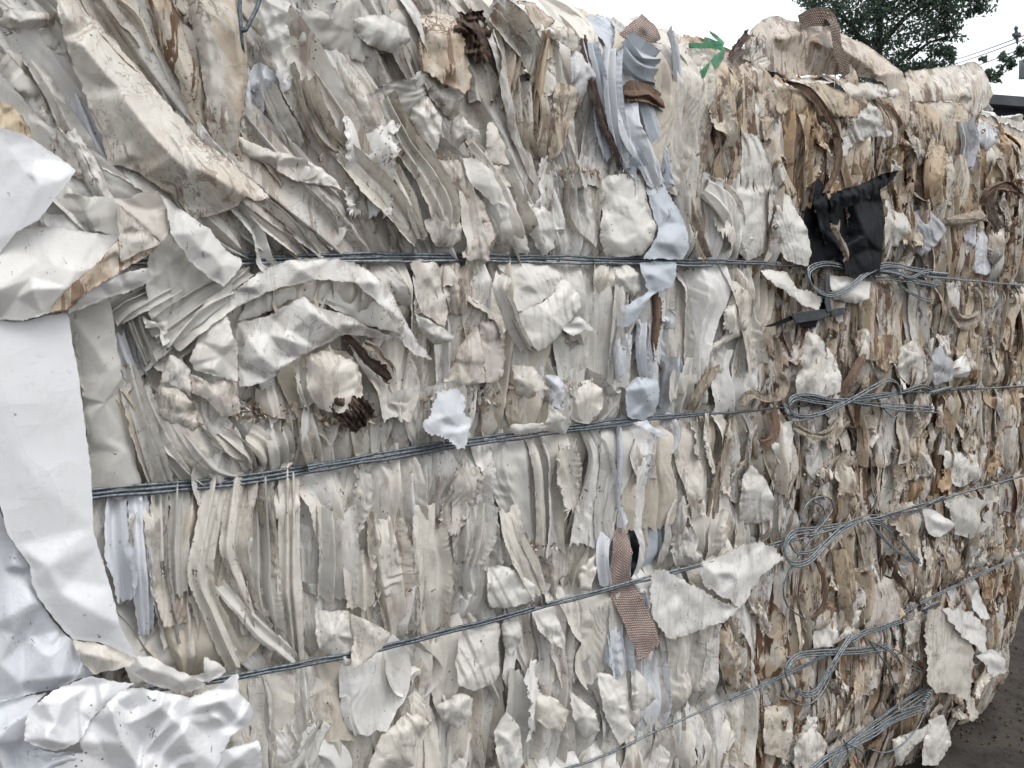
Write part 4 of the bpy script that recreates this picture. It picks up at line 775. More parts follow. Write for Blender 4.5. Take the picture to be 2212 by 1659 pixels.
sheet('E', '690,930,8.5 780,900,8.5 870,930,8.5 860,1060,9 900,1130,9.5 870,1290,10.5 800,1270,10.5 720,1210,10 640,1180,9.5 610,1140,9.5 650,1060,9', '760,1080,10.5 820,1180,10', tint='k', dirt=.08, crum=.004, tear=7, label='ragged clean pale scrap with torn edges lying on the second wire')
sheet('E', '1490,520,8 1600,450,9 1690,545,10 1620,540,9.5 1560,580,9', '', tint='w', dirt=.15, tear=5, label='small jagged fan of torn white film above the frayed centre seam')
sheet('E', '1970,110,7 2203,100,7.5 2190,250,8 2100,290,8.5 2040,320,9 1960,460,8 1890,520,7 1830,500,6 1850,400,6 1960,330,7 2030,290,8', '2080,190,9.5 2000,350,9.3', tint='b', dirt=.05, crum=.003, label='smooth pale blue sheet hanging just below the uppermost wire')
sheet('B', '2010,1180,6 2120,1160,6.5 2203,1300,7 2270,1440,8 2290,1560,8.5 2240,1640,8.5 2000,1635,8 2060,1540,8.5 2090,1450,8', '2150,1350,8.5 2180,1540,10', tint='b', dirt=.12, crum=.006, label='crumpled pale blue sheet resting just above the uppermost wire')
sheet('E', '1880,900,6.5 1960,830,7.5 2090,850,8 2100,960,8 2060,1060,7 1990,1110,6 1900,1080,6', '2000,900,9.5 1960,1010,6.8 2040,990,9', tint='b', dirt=.05, crum=.003, label='blue puckered pocket just above the second wire')
sheet('E', '1930,1120,7 2020,1100,7.5 2060,1150,8 2160,1200,9 2100,1210,8.5 2000,1160,8', '', tint='k', dirt=.05, crum=.001, label='slim white triangle poking out just below the second wire at the blue sheets')
sheet('H', '140,680,8.5 220,710,10 340,770,12 410,810,13 330,910,12 200,1020,11 160,1040,10.5 150,940,10 165,850,8.5', '', tint='c', dirt=.35, crum=.002, tear=1.5, label='stiff cream corner flap bent out over the left part of the third wire')
sheet('I', '150,360,8 230,340,8 400,250,9 560,230,9.5 620,260,10 680,330,10 590,400,10 480,530,9.5 410,650,10 280,560,8.5 170,500,7.5', '350,370,8.8 250,430,9.6 420,440,10.3', tint='w', dirt=.3, crum=.003, tear=5, label='torn off-white sheet shaped like a wing, covering the third wire right of centre')
sheet('I', '-160,440,8 -80,400,9 0,440,8.5 110,500,9.5 200,560,9.5 400,650,10 300,730,9 120,800,8.5 -50,840,8 -150,700,7.5', '0,560,8 150,620,9.8 60,700,8.2', tint='w', dirt=.3, crum=.003, tear=4, label='drooping off-white sheet with a ragged upper edge, right of the pinkish strap end')
sheet('I', '1590,660,9 1680,640,9.5 1760,760,10 1880,880,11 1880,960,10.5 1870,1150,10.5 1910,1340,11.5 1870,1350,11.5 1820,1230,10.5 1740,1190,10.5 1640,1170,10 1590,1100,9.5 1580,800,8.5', '1700,900,9.6', tint='c', dirt=.4, crum=.003, tear=5, label='large ragged beige sheet dangling from the fourth wire near the bottom right')
sheet('I', '1690,640,10 1800,655,10.5 1880,680,11 1970,790,12 1960,935,12 1890,880,12 1810,830,11.5 1740,740,11', '', tint='w', dirt=.3, crum=.002, tear=4, label='white folded-over corner on top of the large ragged beige sheet')
sheet('I', '1560,20,7 1620,20,8 1770,120,9.5 1680,200,8.5 1600,180,7.5', '1650,100,9.5', tint='w', dirt=.15, crum=.002, label='pointed white flap hanging below the third wire near the right edge')
sheet('I', '1880,560,8 1910,530,8 1985,710,9.5 1940,720,9.5 1870,640,8.5', '', tint='w', dirt=.15, crum=.001, label='slender white spike of film under the fourth wire near the right edge')
sheet('I', '1900,950,6 2000,900,6.5 2080,960,6 2090,1050,6 1990,1080,7 1960,1000,7', '2030,990,8', tint='w', dirt=.2, crum=.003, label='small white roll showing between the ragged beige sheet and the dark soil')
sheet('I', '1700,-40,7 1840,-60,8 2000,-30,8 1990,120,8 1900,200,7.5 1780,180,7', '1850,60,9', tint='g', dirt=.3, crum=.003, tear=5, label='flat grey-white sheet with torn edges across the third wire near the right edge')
sheet('A', '1680,-60,6 1820,-60,7 1830,100,8.5 1840,290,9 1800,300,8.5 1820,420,8 1810,560,8 1760,450,7.5 1720,350,7 1650,180,6.5 1600,60,6', '1740,100,8.5 1780,300,8.8', tint='w', dirt=.03, mat=FILMT, crum=.006, tear=7, label='bright see-through ragged rag of film hanging beside the upright wire at the top')
sheet('B', '570,130,5.5 680,70,6 800,100,6.5 860,250,7.5 900,400,8 895,560,9.5 870,600,9.5 700,500,8.5 590,440,7', '720,250,9 650,350,7.5 800,430,9.6', tint='e', dirt=1., crum=.008, tear=5, label='filthy crumpled sheet smeared with brown mud at the top centre')
sheet('B', '790,110,5.5 900,50,6.5 980,80,7 1040,300,7.5 1010,420,8 940,400,7.5 890,330,8 800,180,7.5', '900,200,9 960,300,9', tint='n', dirt=.6, mat=SOILC, crum=.012, wl=.03, tear=8, name='mud_clod', label='dark clod of dried mud and rot stuck on the filthy sheet at the top', cat='mud')
ribbon_t = lambda crop, s, mat, name, label, cat, group=None, **k: tag(ribbon(crop, s, mat, name, **{**(dict(wmul=.62, prof='curtain', ns=6, rel=.005, tear=.006, plamp=.8, res=.0024, jit=.1) if mat in (STRIP, STRIPD, STRIPG) else {}), **k}), label, cat, group)
sheet('D', '2080,1010,8.5 2160,970,9.5 2300,960,10 2380,1040,9.5 2340,1120,9 2250,1180,8.5 2150,1100,8.5', '2230,1060,11', tint='n', dirt=.6, mat=SOILC, crum=.014, wl=.02, tear=8, name='mud_clod', label='dark rotten clump of soil and torn fibres under the long swooping sheet', cat='mud')
# arched sheet on the top of the bale
sheet('C', '425,370,0 440,280,-2 470,190,-4 560,120,-7 620,100,-8 700,120,-8 800,145,-8 920,150,-8 1060,215,-7 1200,280,-5 1350,390,-1 1440,460,2 1475,560,4 1480,700,5 1465,800,5 1400,720,5 1330,540,3 1250,500,0 1100,480,-4 1000,470,-6 850,480,-6 700,470,-5 600,460,-3',
      '560,240,-3 680,245,-1.5 900,270,-1 1060,310,0 1200,400,1.5 1300,480,2.5 800,400,-6 1000,400,-5 700,330,-6 1120,230,-3 1330,460,3.5', tint='p', dirt=.6, crum=.004, wl=.1, facets=(14, .006), label='stiff beige sheet arched over the top of the bale in front of the tree')
sheet('C', '1450,460,-4 1550,440,-4 1700,420,-5 1800,410,-6 1890,390,-6 1960,450,-5 2005,600,-3 1940,700,-1 1890,800,0 1850,700,1 1780,640,2 1600,640,2 1480,640,1', '1600,540,1 1830,500,-1.5 1820,600,2.5 1930,560,-1', tint='c', dirt=.65, crum=.005, wl=.06, facets=(16, .008), label='crinkled off-white sheet standing up at the top right corner, stained orange at its left')
sheet('C', '1180,690,6 1240,655,7 1300,760,8 1380,850,8 1300,870,8 1230,850,7.5 1150,900,7 1080,980,7 1030,990,7 1020,940,6 1080,850,6 1120,760,6', '1230,760,9', tint='w', dirt=.2, mat=FILMT, crum=.008, tear=7, label='torn milky scrap of thin film below the arched sheet')
# black film
bf_ = thing('black_bag', 'torn black plastic bag hanging over the uppermost wire at the right', 'plastic bag', tuple(onface(1830, 500, .08)))
SB = dict(mat=BLACK, parent=bf_, tint='w')
sheet('C', '900,1125,6 980,1210,7 1150,1180,7 1290,1190,8 1320,1400,8.5 1310,1600,8.5 1290,1700,8.5 1260,1745,8.5 1170,1735,8.5 1080,1735,8.5 1050,1640,7.5 940,1650,7 860,1660,6.5 840,1520,6.5 800,1400,6.5 860,1290,6.5', '960,1350,8.6 1050,1500,6.8 1130,1300,9 1200,1550,9.6 1120,1620,8', name='bag_body', crum=.0015, facets=(14, .009), **SB)
sheet('C', '980,1230,9.5 1150,1170,10 1300,1105,11 1415,1080,11.5 1340,1170,11 1190,1270,11 1080,1310,10 990,1350,9.5', '1150,1230,12', name='torn_flap', crum=.004, **SB)
sheet('C', '895,1120,8 940,1190,9 990,1300,9 1000,1400,8.5 950,1560,7.5 900,1400,8 870,1280,8', '940,1300,10', name='torn_flap', crum=.004, **SB)
sheet('C', '560,440,-3 640,460,-2 700,505,0 650,500,0 590,475,-1', '', mat=BLACK, label='black sliver of film peeping out under the left end of the arched sheet')
sheet('C', '880,535,2 1010,520,3 1070,580,5 1000,570,5', '', mat=BLACK, label='black sliver of film folded under the middle of the arched sheet')
sheet('H', '1890,80,6 1940,160,7 1975,250,7 1960,370,7 1915,460,6 1925,300,5', '', mat=BLACK, tear=1, label='narrow black sheet standing in for the dark opening beside the pinkish strap end')  # black sheet put in for the darkness of the opening
# straps and strips
ribbon_t('H', '1845,150,58,5 1860,280,62,8 1850,420,64,7.6 1865,530,68,6.4 1930,660,72,7.4 1990,790,72,8.2 2050,920,68,9', WOVP, 'webbing_strap', 'pinkish woven strap end hanging down across the third wire', 'strap', wl=.1, res=.002)
ribbon_t('C', '780,140,30,-5 860,115,36,-5 950,112,40,-4 1000,150,44,-1.5 1015,250,38,0.5 1035,340,36,1.5 1065,420,36,2 1080,475,34,2', WOVB, 'webbing_strap', 'grey-brown woven strap bent over the crest of the arched sheet', 'strap', res=.002, wmul=.85)
sheet('B', '1785,245,0 1850,210,1 1900,160,1 1990,88,0 2060,150,0 2110,240,1 2060,270,2 1950,240,2.5', '1980,170,2.5', mat=WOVP, name='webbing_strap', crum=.002, label='pinkish-brown woven corner poking up against the sky', cat='strap')
ribbon_t('C', '345,355,22,2 380,300,26,0 420,250,26,-2 470,205,20,-4', STRIPD, 'fabric_strip', 'dark brown strip leaning up to the left end of the arched sheet', 'strip')
ribbon_t('C', '680,515,18,5 800,550,28,6 880,615,30,7 950,710,32,7.5 1005,830,34,8 1025,950,32,8.5 1015,1070,28,8.5 985,1150,26,8.5 940,1220,24,9', STRIP, 'fabric_strip', 'long brown strip curving down from the arched sheet to the black bag', 'strip', wmul=.5)
ribbon_t('C', '1930,1290,26,5 1960,1230,28,6.5 2020,1185,26,7 2090,1170,26,6.5 2150,1200,26,5.5 2210,1270,26,4.5', STRIP, 'fabric_strip', 'brown strip curled into a hoop near the right edge, open at its foot', 'strip', wmul=.5)
ribbon_t('C', '2000,1180,26,4 1985,1300,34,5 2030,1420,34,6 2110,1500,30,6 2210,1540,28,5.5', STRIPD, 'fabric_strip', 'dark brown strip drooping below the hoop-shaped strip at the right edge', 'strip')
ribbon_t('B', '1600,250,45,5 1640,420,48,6 1690,600,50,6.5 1740,780,46,6.5 1800,930,40,6 1850,1060,28,5.5', STRIPD, 'fabric_strip', 'dark brown strip sunk between cream and blue folds at the top centre', 'strip')
ribbon_t('B', '1870,600,60,6 1950,590,62,7.5 2040,610,62,7.5 2160,700,58,7', STRIP, 'fabric_strip', 'rusty brown band lying crosswise over the blue folds at the top', 'strip')
ribbon_t('C', '20,1190,40,5.5 70,1280,42,6 110,1400,42,6.5 150,1540,40,6.5 200,1640,34,5.5', STRIPG, 'fabric_strip', 'grey-brown frayed strip just above the uppermost wire, right of the blue sheet', 'strip')
ribbon_t('E', '2080,320,48,6 2085,450,48,6.5 2065,600,34,6.5 2060,720,16,6', STRIP, 'fabric_strip', 'rust-brown pointed strip hanging below the smooth blue sheet', 'strip')
ribbon_t('E', '110,560,40,4.5 230,690,46,5.5 330,790,44,5.5 390,850,30,5', STRIPD, 'fabric_strip', 'dark furry strip slanting inside the hollow left of centre', 'strip')
ribbon_t('E', '230,590,36,6 330,680,38,6.5 420,790,30,6.5', STRIPG, 'fabric_strip', 'pale frayed strip lying beside the dark furry one in the hollow', 'strip')
ribbon_t('F', '250,760,50,6.5 190,850,50,6.5 120,960,46,6 80,1040,40,4.5', STRIPG, 'fabric_strip', 'brown strip with a frayed upper end just above the second wire', 'strip')
ribbon_t('F', '345,1040,36,4 330,1200,40,6 290,1350,44,6.5 250,1500,44,6.5 210,1700,40,6', STRIPG, 'fabric_strip', 'long grey-brown strip running down between the second and third wires', 'strip')
ribbon_t('F', '610,560,22,5.5 640,680,26,6.5 640,800,40,7.5 680,880,50,8 640,960,44,8.5 560,970,40,8 470,940,40,7.5 400,1010,40,6.5', STRIPG, 'fabric_strip', 'wavy brown strip looping down onto the second wire', 'strip', wmul=.5)
ribbon_t('F', '600,1040,50,6 620,1140,42,7 600,1210,34,7.5 540,1240,20,7', STRIP, 'fabric_strip', 'curled tan strip tongue hanging just below the second wire', 'strip')
ribbon_t('F', '1190,690,44,6 1140,780,50,7 1090,860,50,7 1050,950,40,6', STRIP, 'fabric_strip', 'short brown strip slanting behind the looped end of the second wire', 'strip')
ribbon_t('F', '500,1170,26,4 490,1250,30,5 510,1330,28,5.5', STRIPG, 'fabric_strip', 'short pale stub of strip below the second wire', 'strip')
ribbon_t('F', '740,1140,12,7 820,1190,26,8.5 900,1205,30,9 980,1180,26,8.5 1020,1110,20,7', STRIPG, 'fabric_strip', 'tan strip bowed like a smile under the looped end of the second wire', 'strip')
ribbon_t('F', '1740,400,30,6 1790,480,38,7 1860,490,40,7.5 1920,430,36,7.5 1920,330,30,7 1880,270,26,6', STRIPG, 'fabric_strip', 'olive-grey strip curled into a cup at the right, below the uppermost wire', 'strip')
ribbon_t('I', '890,350,22,5.5 930,430,26,7 945,540,26,7.5 930,640,22,7.5 860,710,18,7', STRIP, 'fabric_strip', 'thin brown strip bent into a hook below the third wire coil', 'strip', wmul=.5)
ribbon_t('I', '1340,300,26,5 1400,420,30,6 1450,520,26,6 1490,600,18,6', STRIP, 'fabric_strip', 'split brown strip hanging between the third and fourth wires near the right', 'strip')
ribbon_t('C', '1000,1420,40,9.5 1010,1480,22,10 1050,1560,24,10 1075,1630,24,10', STRIPG, 'fabric_strip', 'small pale strip lying on the black bag', 'strip', prof='tube')
ribbon_t('C', '1690,1405,22,6 1780,1400,28,7.5 1870,1385,28,7.5 1945,1375,26,7', STRIPG, 'cardboard_stick', 'grey-white flattened stick pointing sideways right of the black bag', 'stick', prof='tube')
# green strap
gs = thing('green_strap', 'bright green plastic strap end sticking up with split shreds at the top', 'strap', tuple(onface(1530, 120, .02)))
G_ = dict(parent=gs, res=.003)
ribbon('C', '150,485,15,3.5 200,438,19,3.5 250,390,20,3 290,350,17,2 305,300,9,1', GREEN, 'strap_band', **G_)
ribbon('C', '80,288,10,0 150,290,11,0.5 230,292,11,1 290,305,10,1.5', GREEN, 'strap_band', **G_)
for s in ('180,240,6,0 230,262,9,.5 290,290,12,1.5', '215,200,3,-.5 255,235,10,.3 300,285,10,1.4', '190,262,4,0 240,275,9,.8 290,296,9,1.6'): ribbon('C', s, GREEN, 'shred', **G_)
# clip
cl = thing('plastic_clip', 'dark grey plastic strap buckle with a slotted bar, below the black bag', 'buckle', tuple(onface(1750, 685, .08)))
def box_on(crop, pts, h0, h1, name, mat, parent):            # a chamfered plate standing off the face
    a = parse(crop, ' '.join(f'{x},{y},{h1}' for x, y in pts)); n = len(a); c = a[:, :2].mean(0)
    A = onface(a[:, 0], a[:, 1], hmap(h0)-.006); B = onface(a[:, 0], a[:, 1], hmap(h1)-.0015); q = c+(a[:, :2]-c)*.93; C_ = onface(q[:, 0], q[:, 1], hmap(h1))
    V = np.concatenate([A, B, C_, C_.mean(0, keepdims=True)]); F = []
    for i in range(n):
        j = (i+1) % n; F += [[i, j, n+j, n+i], [n+i, n+j, 2*n+j, 2*n+i], [2*n+i, 2*n+j, 3*n, 3*n]]
    me = bpy.data.meshes.new(name); P0 = np.array(parent.matrix_world.translation); me.from_pydata([tuple(v-P0) for v in V], [], [f if f[2] != f[3] else f[:3] for f in F]); me.materials.append(mat)
    o = bpy.data.objects.new(name, me); COL.objects.link(o); o.parent = parent; return o
box_on('F', [(730, 425), (930, 400), (965, 405), (975, 440), (960, 450), (900, 470), (755, 490), (745, 470)], 6.5, 8.5, 'clip_body', CLIP, cl)
box_on('F', [(975, 405), (1065, 388), (1075, 430), (985, 448)], 6.5, 8.5, 'clip_end', CLIP, cl)
box_on('F', [(555, 512), (640, 480), (730, 440), (745, 465), (690, 490), (600, 512)], 6.2, 7.6, 'clip_tongue', BLACK, cl)
box_on('F', [(950, 170), (975, 170), (975, 330), (990, 420), (955, 425), (940, 360)], 6.6, 8.8, 'clip_post', CLIP, cl)
box_on('F', [(920, 340), (950, 330), (950, 400), (890, 405)], 6, 7.5, 'clip_web', BLACK, cl)
box_on('F', [(770, 490), (900, 470), (885, 515), (800, 515)], 4.5, 6.5, 'clip_base', BLACK, cl)

# ------------------------------------------------------------------ baling wires
def wire_px(pts, crop=None, n=None):          # 'x,y,h' -> smooth world path
    a = parse(crop, pts) if isinstance(pts, str) else np.array([(x, y, h*.01) for x, y, h in pts], float)
    c = catmull(a, n or len(a)*10); return onface(c[:, 0], c[:, 1], c[:, 2])
def strand(parent, P, name='strand', r=.0021, mat=WIRE, tight=0):
    V, F = tube_geo(P, r); return mesh_obj(name, V, F, mat, parent)
def twist(parent, px0, px1, h, turns=6, r=.0019):
    t = np.linspace(0, 1, turns*14)
    b = onface(px0[0]+(px1[0]-px0[0])*t, px0[1]+(px1[1]-px0[1])*t, h*.01)
    bt = Batch()
    for ph in (0, math.pi):
        a = t*turns*6.283+ph; P = b+np.stack([np.zeros_like(t), np.cos(a)*.0035, np.sin(a)*.0035], 1); V, F = tube_geo(P, r); bt.add(V, F)
    V = np.concatenate(bt.V); F = np.concatenate(bt.F); return mesh_obj('twisted_knot', V, F, WIRE, parent)
HW = [2.3, 2.4, 2.5, 2.5, 2.5]
def baling_wire(k, label, strands, hs=None):
    a = np.array(WIREPX[k], float); m = onface(a[len(a)//2, 0], a[len(a)//2, 1], .04)
    t = thing('baling_wire', label, 'baling wire', tuple(m), 'wires tied round the bale')
    hh = HW[k] if hs is None else hs
    c = catmull(a, 160); X = onface(c[:, 0], c[:, 1], .04)
    h = hh*.01+np.interp(X[:, 0], [-1, 2.1, 2.45, 2.7], [0, 0, -.004, -.06])+.0015*wob(X[:, 0]*6, k)
    for i, (dz, dh, mat, x0, x1) in enumerate(strands):
        P = onface(c[:, 0], c[:, 1], h+dh*.01+.0006*wob(X[:, 0]*30, k*7+i)); P[:, 2] += dz+.0011*wob(X[:, 0]*9, k*5+i+3)
        m = (P[:, 0] > x0) & (P[:, 0] < x1); strand(t, P[m], mat=mat)
    return t
w1 = baling_wire(0, 'uppermost baling wire, nearly level, with tails coiled at the black bag', [(0, 0, WIRE_SHADE, -1, 9), (.0046, -.1, WIRE_SHADE, -1, 1.3), (-.0046, .1, WIRE, -1, 1.15), (-.0012, .4, WIRE, 1.6, 9)])
w2 = baling_wire(1, 'second baling wire down, rising to the right with a bow-like double loop at the right', [(0, 0, WIRE_SHADE, -1, 9), (.0046, -.1, WIRE_SHADE, -1, 1.15), (-.0046, .1, WIRE_SHADE, -1, .95), (.001, .42, WIRE, 1.55, 9)])
w3 = baling_wire(2, 'third baling wire down, passing over the pinkish strap and tied in a big looped coil', [(0, .2, WIRE_SHADE, -1, .75), (.0002, .2, WIRE, .74, 9), (-.0045, .2, WIRE_SHADE, -1, 1.25), (.001, .6, WIRE, 1.4, 9)], 3.6)
w4 = baling_wire(3, 'fourth baling wire down, climbing steeply to the right with a hairpin coil below it', [(0, 0, WIRE, -1, 9), (-.0045, .1, WIRE, 1.2, 9)])
w5 = baling_wire(4, 'lowest baling wire, in the bottom right corner with a dense bundle of tails', [(0, 0, WIRE, -1, 2.3), (-.0045, .1, WIRE, 1, 2.2)])
def coil(t, crop, lines, r=.0017):
    for s in lines: strand(t, wire_px(s, crop), 'wire_tail', r)
def multi(s, n, d, seed):                     # n near-parallel copies of a traced tail
    r = np.random.RandomState(seed); out = []
    for k in range(n):
        out.append(' '.join(f'{float(a)+d*(k-(n-1)/2)*.35+r.uniform(-3, 3):.0f},{float(b)+d*(k-(n-1)/2)+r.uniform(-3, 3):.0f},{float(c)+.12*k:.2f}' for a, b, c in (q.split(',') for q in s.split())))
    return out
coil(w1, 'F', multi('1600,165,6 1500,150,7 1380,125,7.5 1290,130,8 1200,180,8.5 1100,260,8.5 980,310,8.5 880,270,8.5 840,190,8 860,140,7.5 960,110,7 1100,140,6.5 1300,190,6', 3, 13, 1))
coil(w1, 'F', multi('1260,205,7 1400,215,7 1550,235,7.2 1640,250,7.2', 2, 14, 2)+multi('1250,160,6.5 1350,150,7 1450,190,7 1560,235,6.8 1680,235,6.5', 3, 11, 3)+multi('1410,245,6 1470,290,7 1560,335,7.5 1620,345,7', 2, 13, 4))
coil(w1, 'F', multi('1270,150,7.5 1380,170,8 1480,200,8 1560,170,7.5 1620,160,7', 2, 12, 5)); twist(w1, (1460+.3414*1600, 531+.3414*175), (1460+.3414*1720, 531+.3414*185), 6, 4)
coil(w2, 'F', multi('1640,920,6 1560,890,7 1450,920,7.5 1300,950,8 1150,970,8 1000,975,8 860,945,8 760,945,8 715,990,8 740,1060,8.2 850,1075,8.5 1000,1030,8.8 1130,960,9 1250,890,9.2 1340,852,9.2 1400,870,9 1415,930,8', 2, 14, 6))
coil(w2, 'F', multi('715,1000,7.5 760,960,7.7 900,985,7.7 1050,995,7.5 1200,960,7.2 1350,940,7', 3, 14, 7)+multi('740,1110,8.5 850,1090,8.5 960,1040,8.7 1060,990,8.7 1180,1000,8 1300,1020,7.5 1420,1040,7.5 1660,1055,7.8', 1, 12, 8)+multi('1150,1000,7 1280,1005,7 1430,1015,7.3 1630,1028,7.6', 2, 16, 9)+multi('1300,1020,6.6 1370,1080,7.2 1410,1060,7.2 1420,960,6.5', 1, 10, 10))
coil(w2, 'F', multi('690,1000,7 700,1060,7.6 760,1080,7.6 900,1070,8', 2, 12, 11)); twist(w2, (1460+.3414*1610, 531+.3414*935), (1460+.3414*1740, 531+.3414*900), 6, 5)
twist(w2, (1460+.3414*1780, 531+.3414*905), (1460+.3414*1900, 531+.3414*888), 5.4, 5, .0012)
coil(w3, 'I', multi('1590,10,6 1450,40,7 1330,70,7.6 1200,80,8 1060,140,8.5 950,240,9 850,340,9.2 760,370,9.2 700,330,9 690,250,8.6 750,170,8.2 900,150,7.8 1080,120,7.5', 3, 15, 12))
coil(w3, 'I', multi('1220,100,8 1300,110,8.2 1400,190,8.3 1500,310,8.3 1545,350,8', 3, 14, 13)+multi('1230,110,8 1290,180,8.5 1380,270,8.6 1500,345,8.4', 3, 13, 14)+multi('740,160,7.5 720,220,8 760,290,8.3 860,290,8.5 960,220,8.3 1060,150,8', 2, 14, 15))
coil(w3, 'I', ['590,245,6.5 700,215,7 850,190,7.6 880,160,8 940,100,8.4 990,20,8.4 980,-40,8.4 930,-60,8.4 860,-40,8.4 810,20,8.3 780,120,8.2', '860,200,8.2 820,280,8.4 760,350,8.4 710,430,8.4 680,520,8.3 700,620,8.3 760,680,8.2 825,715,8', '870,-30,8 930,10,8.3 940,80,8.3 900,170,8.3 820,240,8.4'])
twist(w3, (1460+.3414*1590, 531+.3414*1640), (1460+.3414*1690, 531+.3414*1595), 6.2, 4)
coil(w4, 'I', multi('1340,885,7.5 1200,915,8 1050,925,8.5 900,930,8.7 780,945,8.8 710,1010,9 700,1090,9 780,1180,9.2 880,1180,9.4 950,1080,9.6 1020,960,9.6 1070,880,9.4 1110,830,9', 3, 14, 16))
coil(w4, 'I', multi('1110,850,8 1200,800,8 1300,770,7 1500,700,6.5', 3, 12, 17)+multi('1220,850,8 1330,910,8.2 1450,1000,8.3 1550,1050,8', 1, 12, 18)+['1380,905,8 1440,940,8.2 1510,1000,8.3 1550,1040,8', '1230,860,8 1300,960,8.4 1360,1060,8.5 1390,1190,8.3', '1340,900,8 1400,950,8.4 1440,1050,8.5 1410,1160,8.3', '1000,960,9 960,1120,9.5 880,1230,9.5 790,1260,9.4 700,1200,9.2 680,1130,9', '700,960,8.6 850,920,8.5 1100,900,8 1320,880,7.5', '1380,905,8 1200,930,8.2 1000,950,8.4'])
twist(w4, (1460+.3414*1560, 1093+.3414*660), (1460+.3414*1660, 1093+.3414*610), 6.3, 4)
coil(w5, 'I', multi('1600,1190,6.5 1500,1260,7.3 1400,1330,8 1250,1420,8.5 1120,1500,8.7 1040,1580,8.7 980,1700,8.5', 3, 20, 19)+multi('860,1670,8 960,1590,8.5 1080,1530,8.8 1250,1440,8.8 1370,1360,8.5 1580,1280,8', 3, 16, 20)+['1370,1310,8.2 1470,1280,8.5 1600,1250,8.3', '1580,1280,8 1530,1400,8.6 1430,1510,8.8 1320,1560,8.7 1210,1530,8.4', '1080,1500,9 1180,1560,9.2 1200,1660,9', '1130,1530,9 1150,1600,9.3 1150,1680,9.2', '1060,1640,9 1090,1560,9.3 1060,1480,9.2'])
twist(w5, (1460+.3414*1560, 1093+.3414*1250), (1460+.3414*1610, 1093+.3414*1170), 7, 3)
vw = thing('baling_wire', 'short upright wire at the top left with a bent end hooked off it', 'baling wire', tuple(onface(521, 60, .09)))
strand(vw, wire_px('1520,-60,9 1518,60,9 1525,190,9 1532,290,8.5 1540,340,7', 'A'), 'strand', .0024, WIRE_SHADE); strand(vw, wire_px('1650,-40,9.5 1630,40,9.7 1590,120,9.8 1560,180,9.7 1545,192,9.5', 'A'), 'wire_tail', .0024, WIRE_SHADE); strand(vw, wire_px('1535,192,9.3 1545,191,9.5 1555,186,9.6', 'A'), 'hook', .0028, WIRE_SHADE)

# ------------------------------------------------------------------ beyond the bale
LEAF = []
for k, c in enumerate(((.135, .195, .15), (.105, .16, .12), (.165, .23, .17))):  # leaf colours paled to carry the haze over the tree
    lm = simple('leaf', c, .6, 0, .3, 4); q_ = lm.node_tree; bs_ = [x for x in q_.nodes if x.type == 'BSDF_PRINCIPLED'][0]; o_ = [x for x in q_.nodes if x.type == 'OUTPUT_MATERIAL'][0]
    tr_ = q_.nodes.new('ShaderNodeBsdfTranslucent'); q_.links.new(bs_.inputs['Base Color'].links[0].from_socket, tr_.inputs[0]); mx_ = q_.nodes.new('ShaderNodeMixShader'); mx_.inputs[0].default_value = .6
    q_.links.new(bs_.outputs[0], mx_.inputs[1]); q_.links.new(tr_.outputs[0], mx_.inputs[2]); q_.links.new(mx_.outputs[0], o_.inputs[0]); LEAF.append(lm)
BARK = simple('bark', (.09, .075, .06), .9, 0, .4, 12)
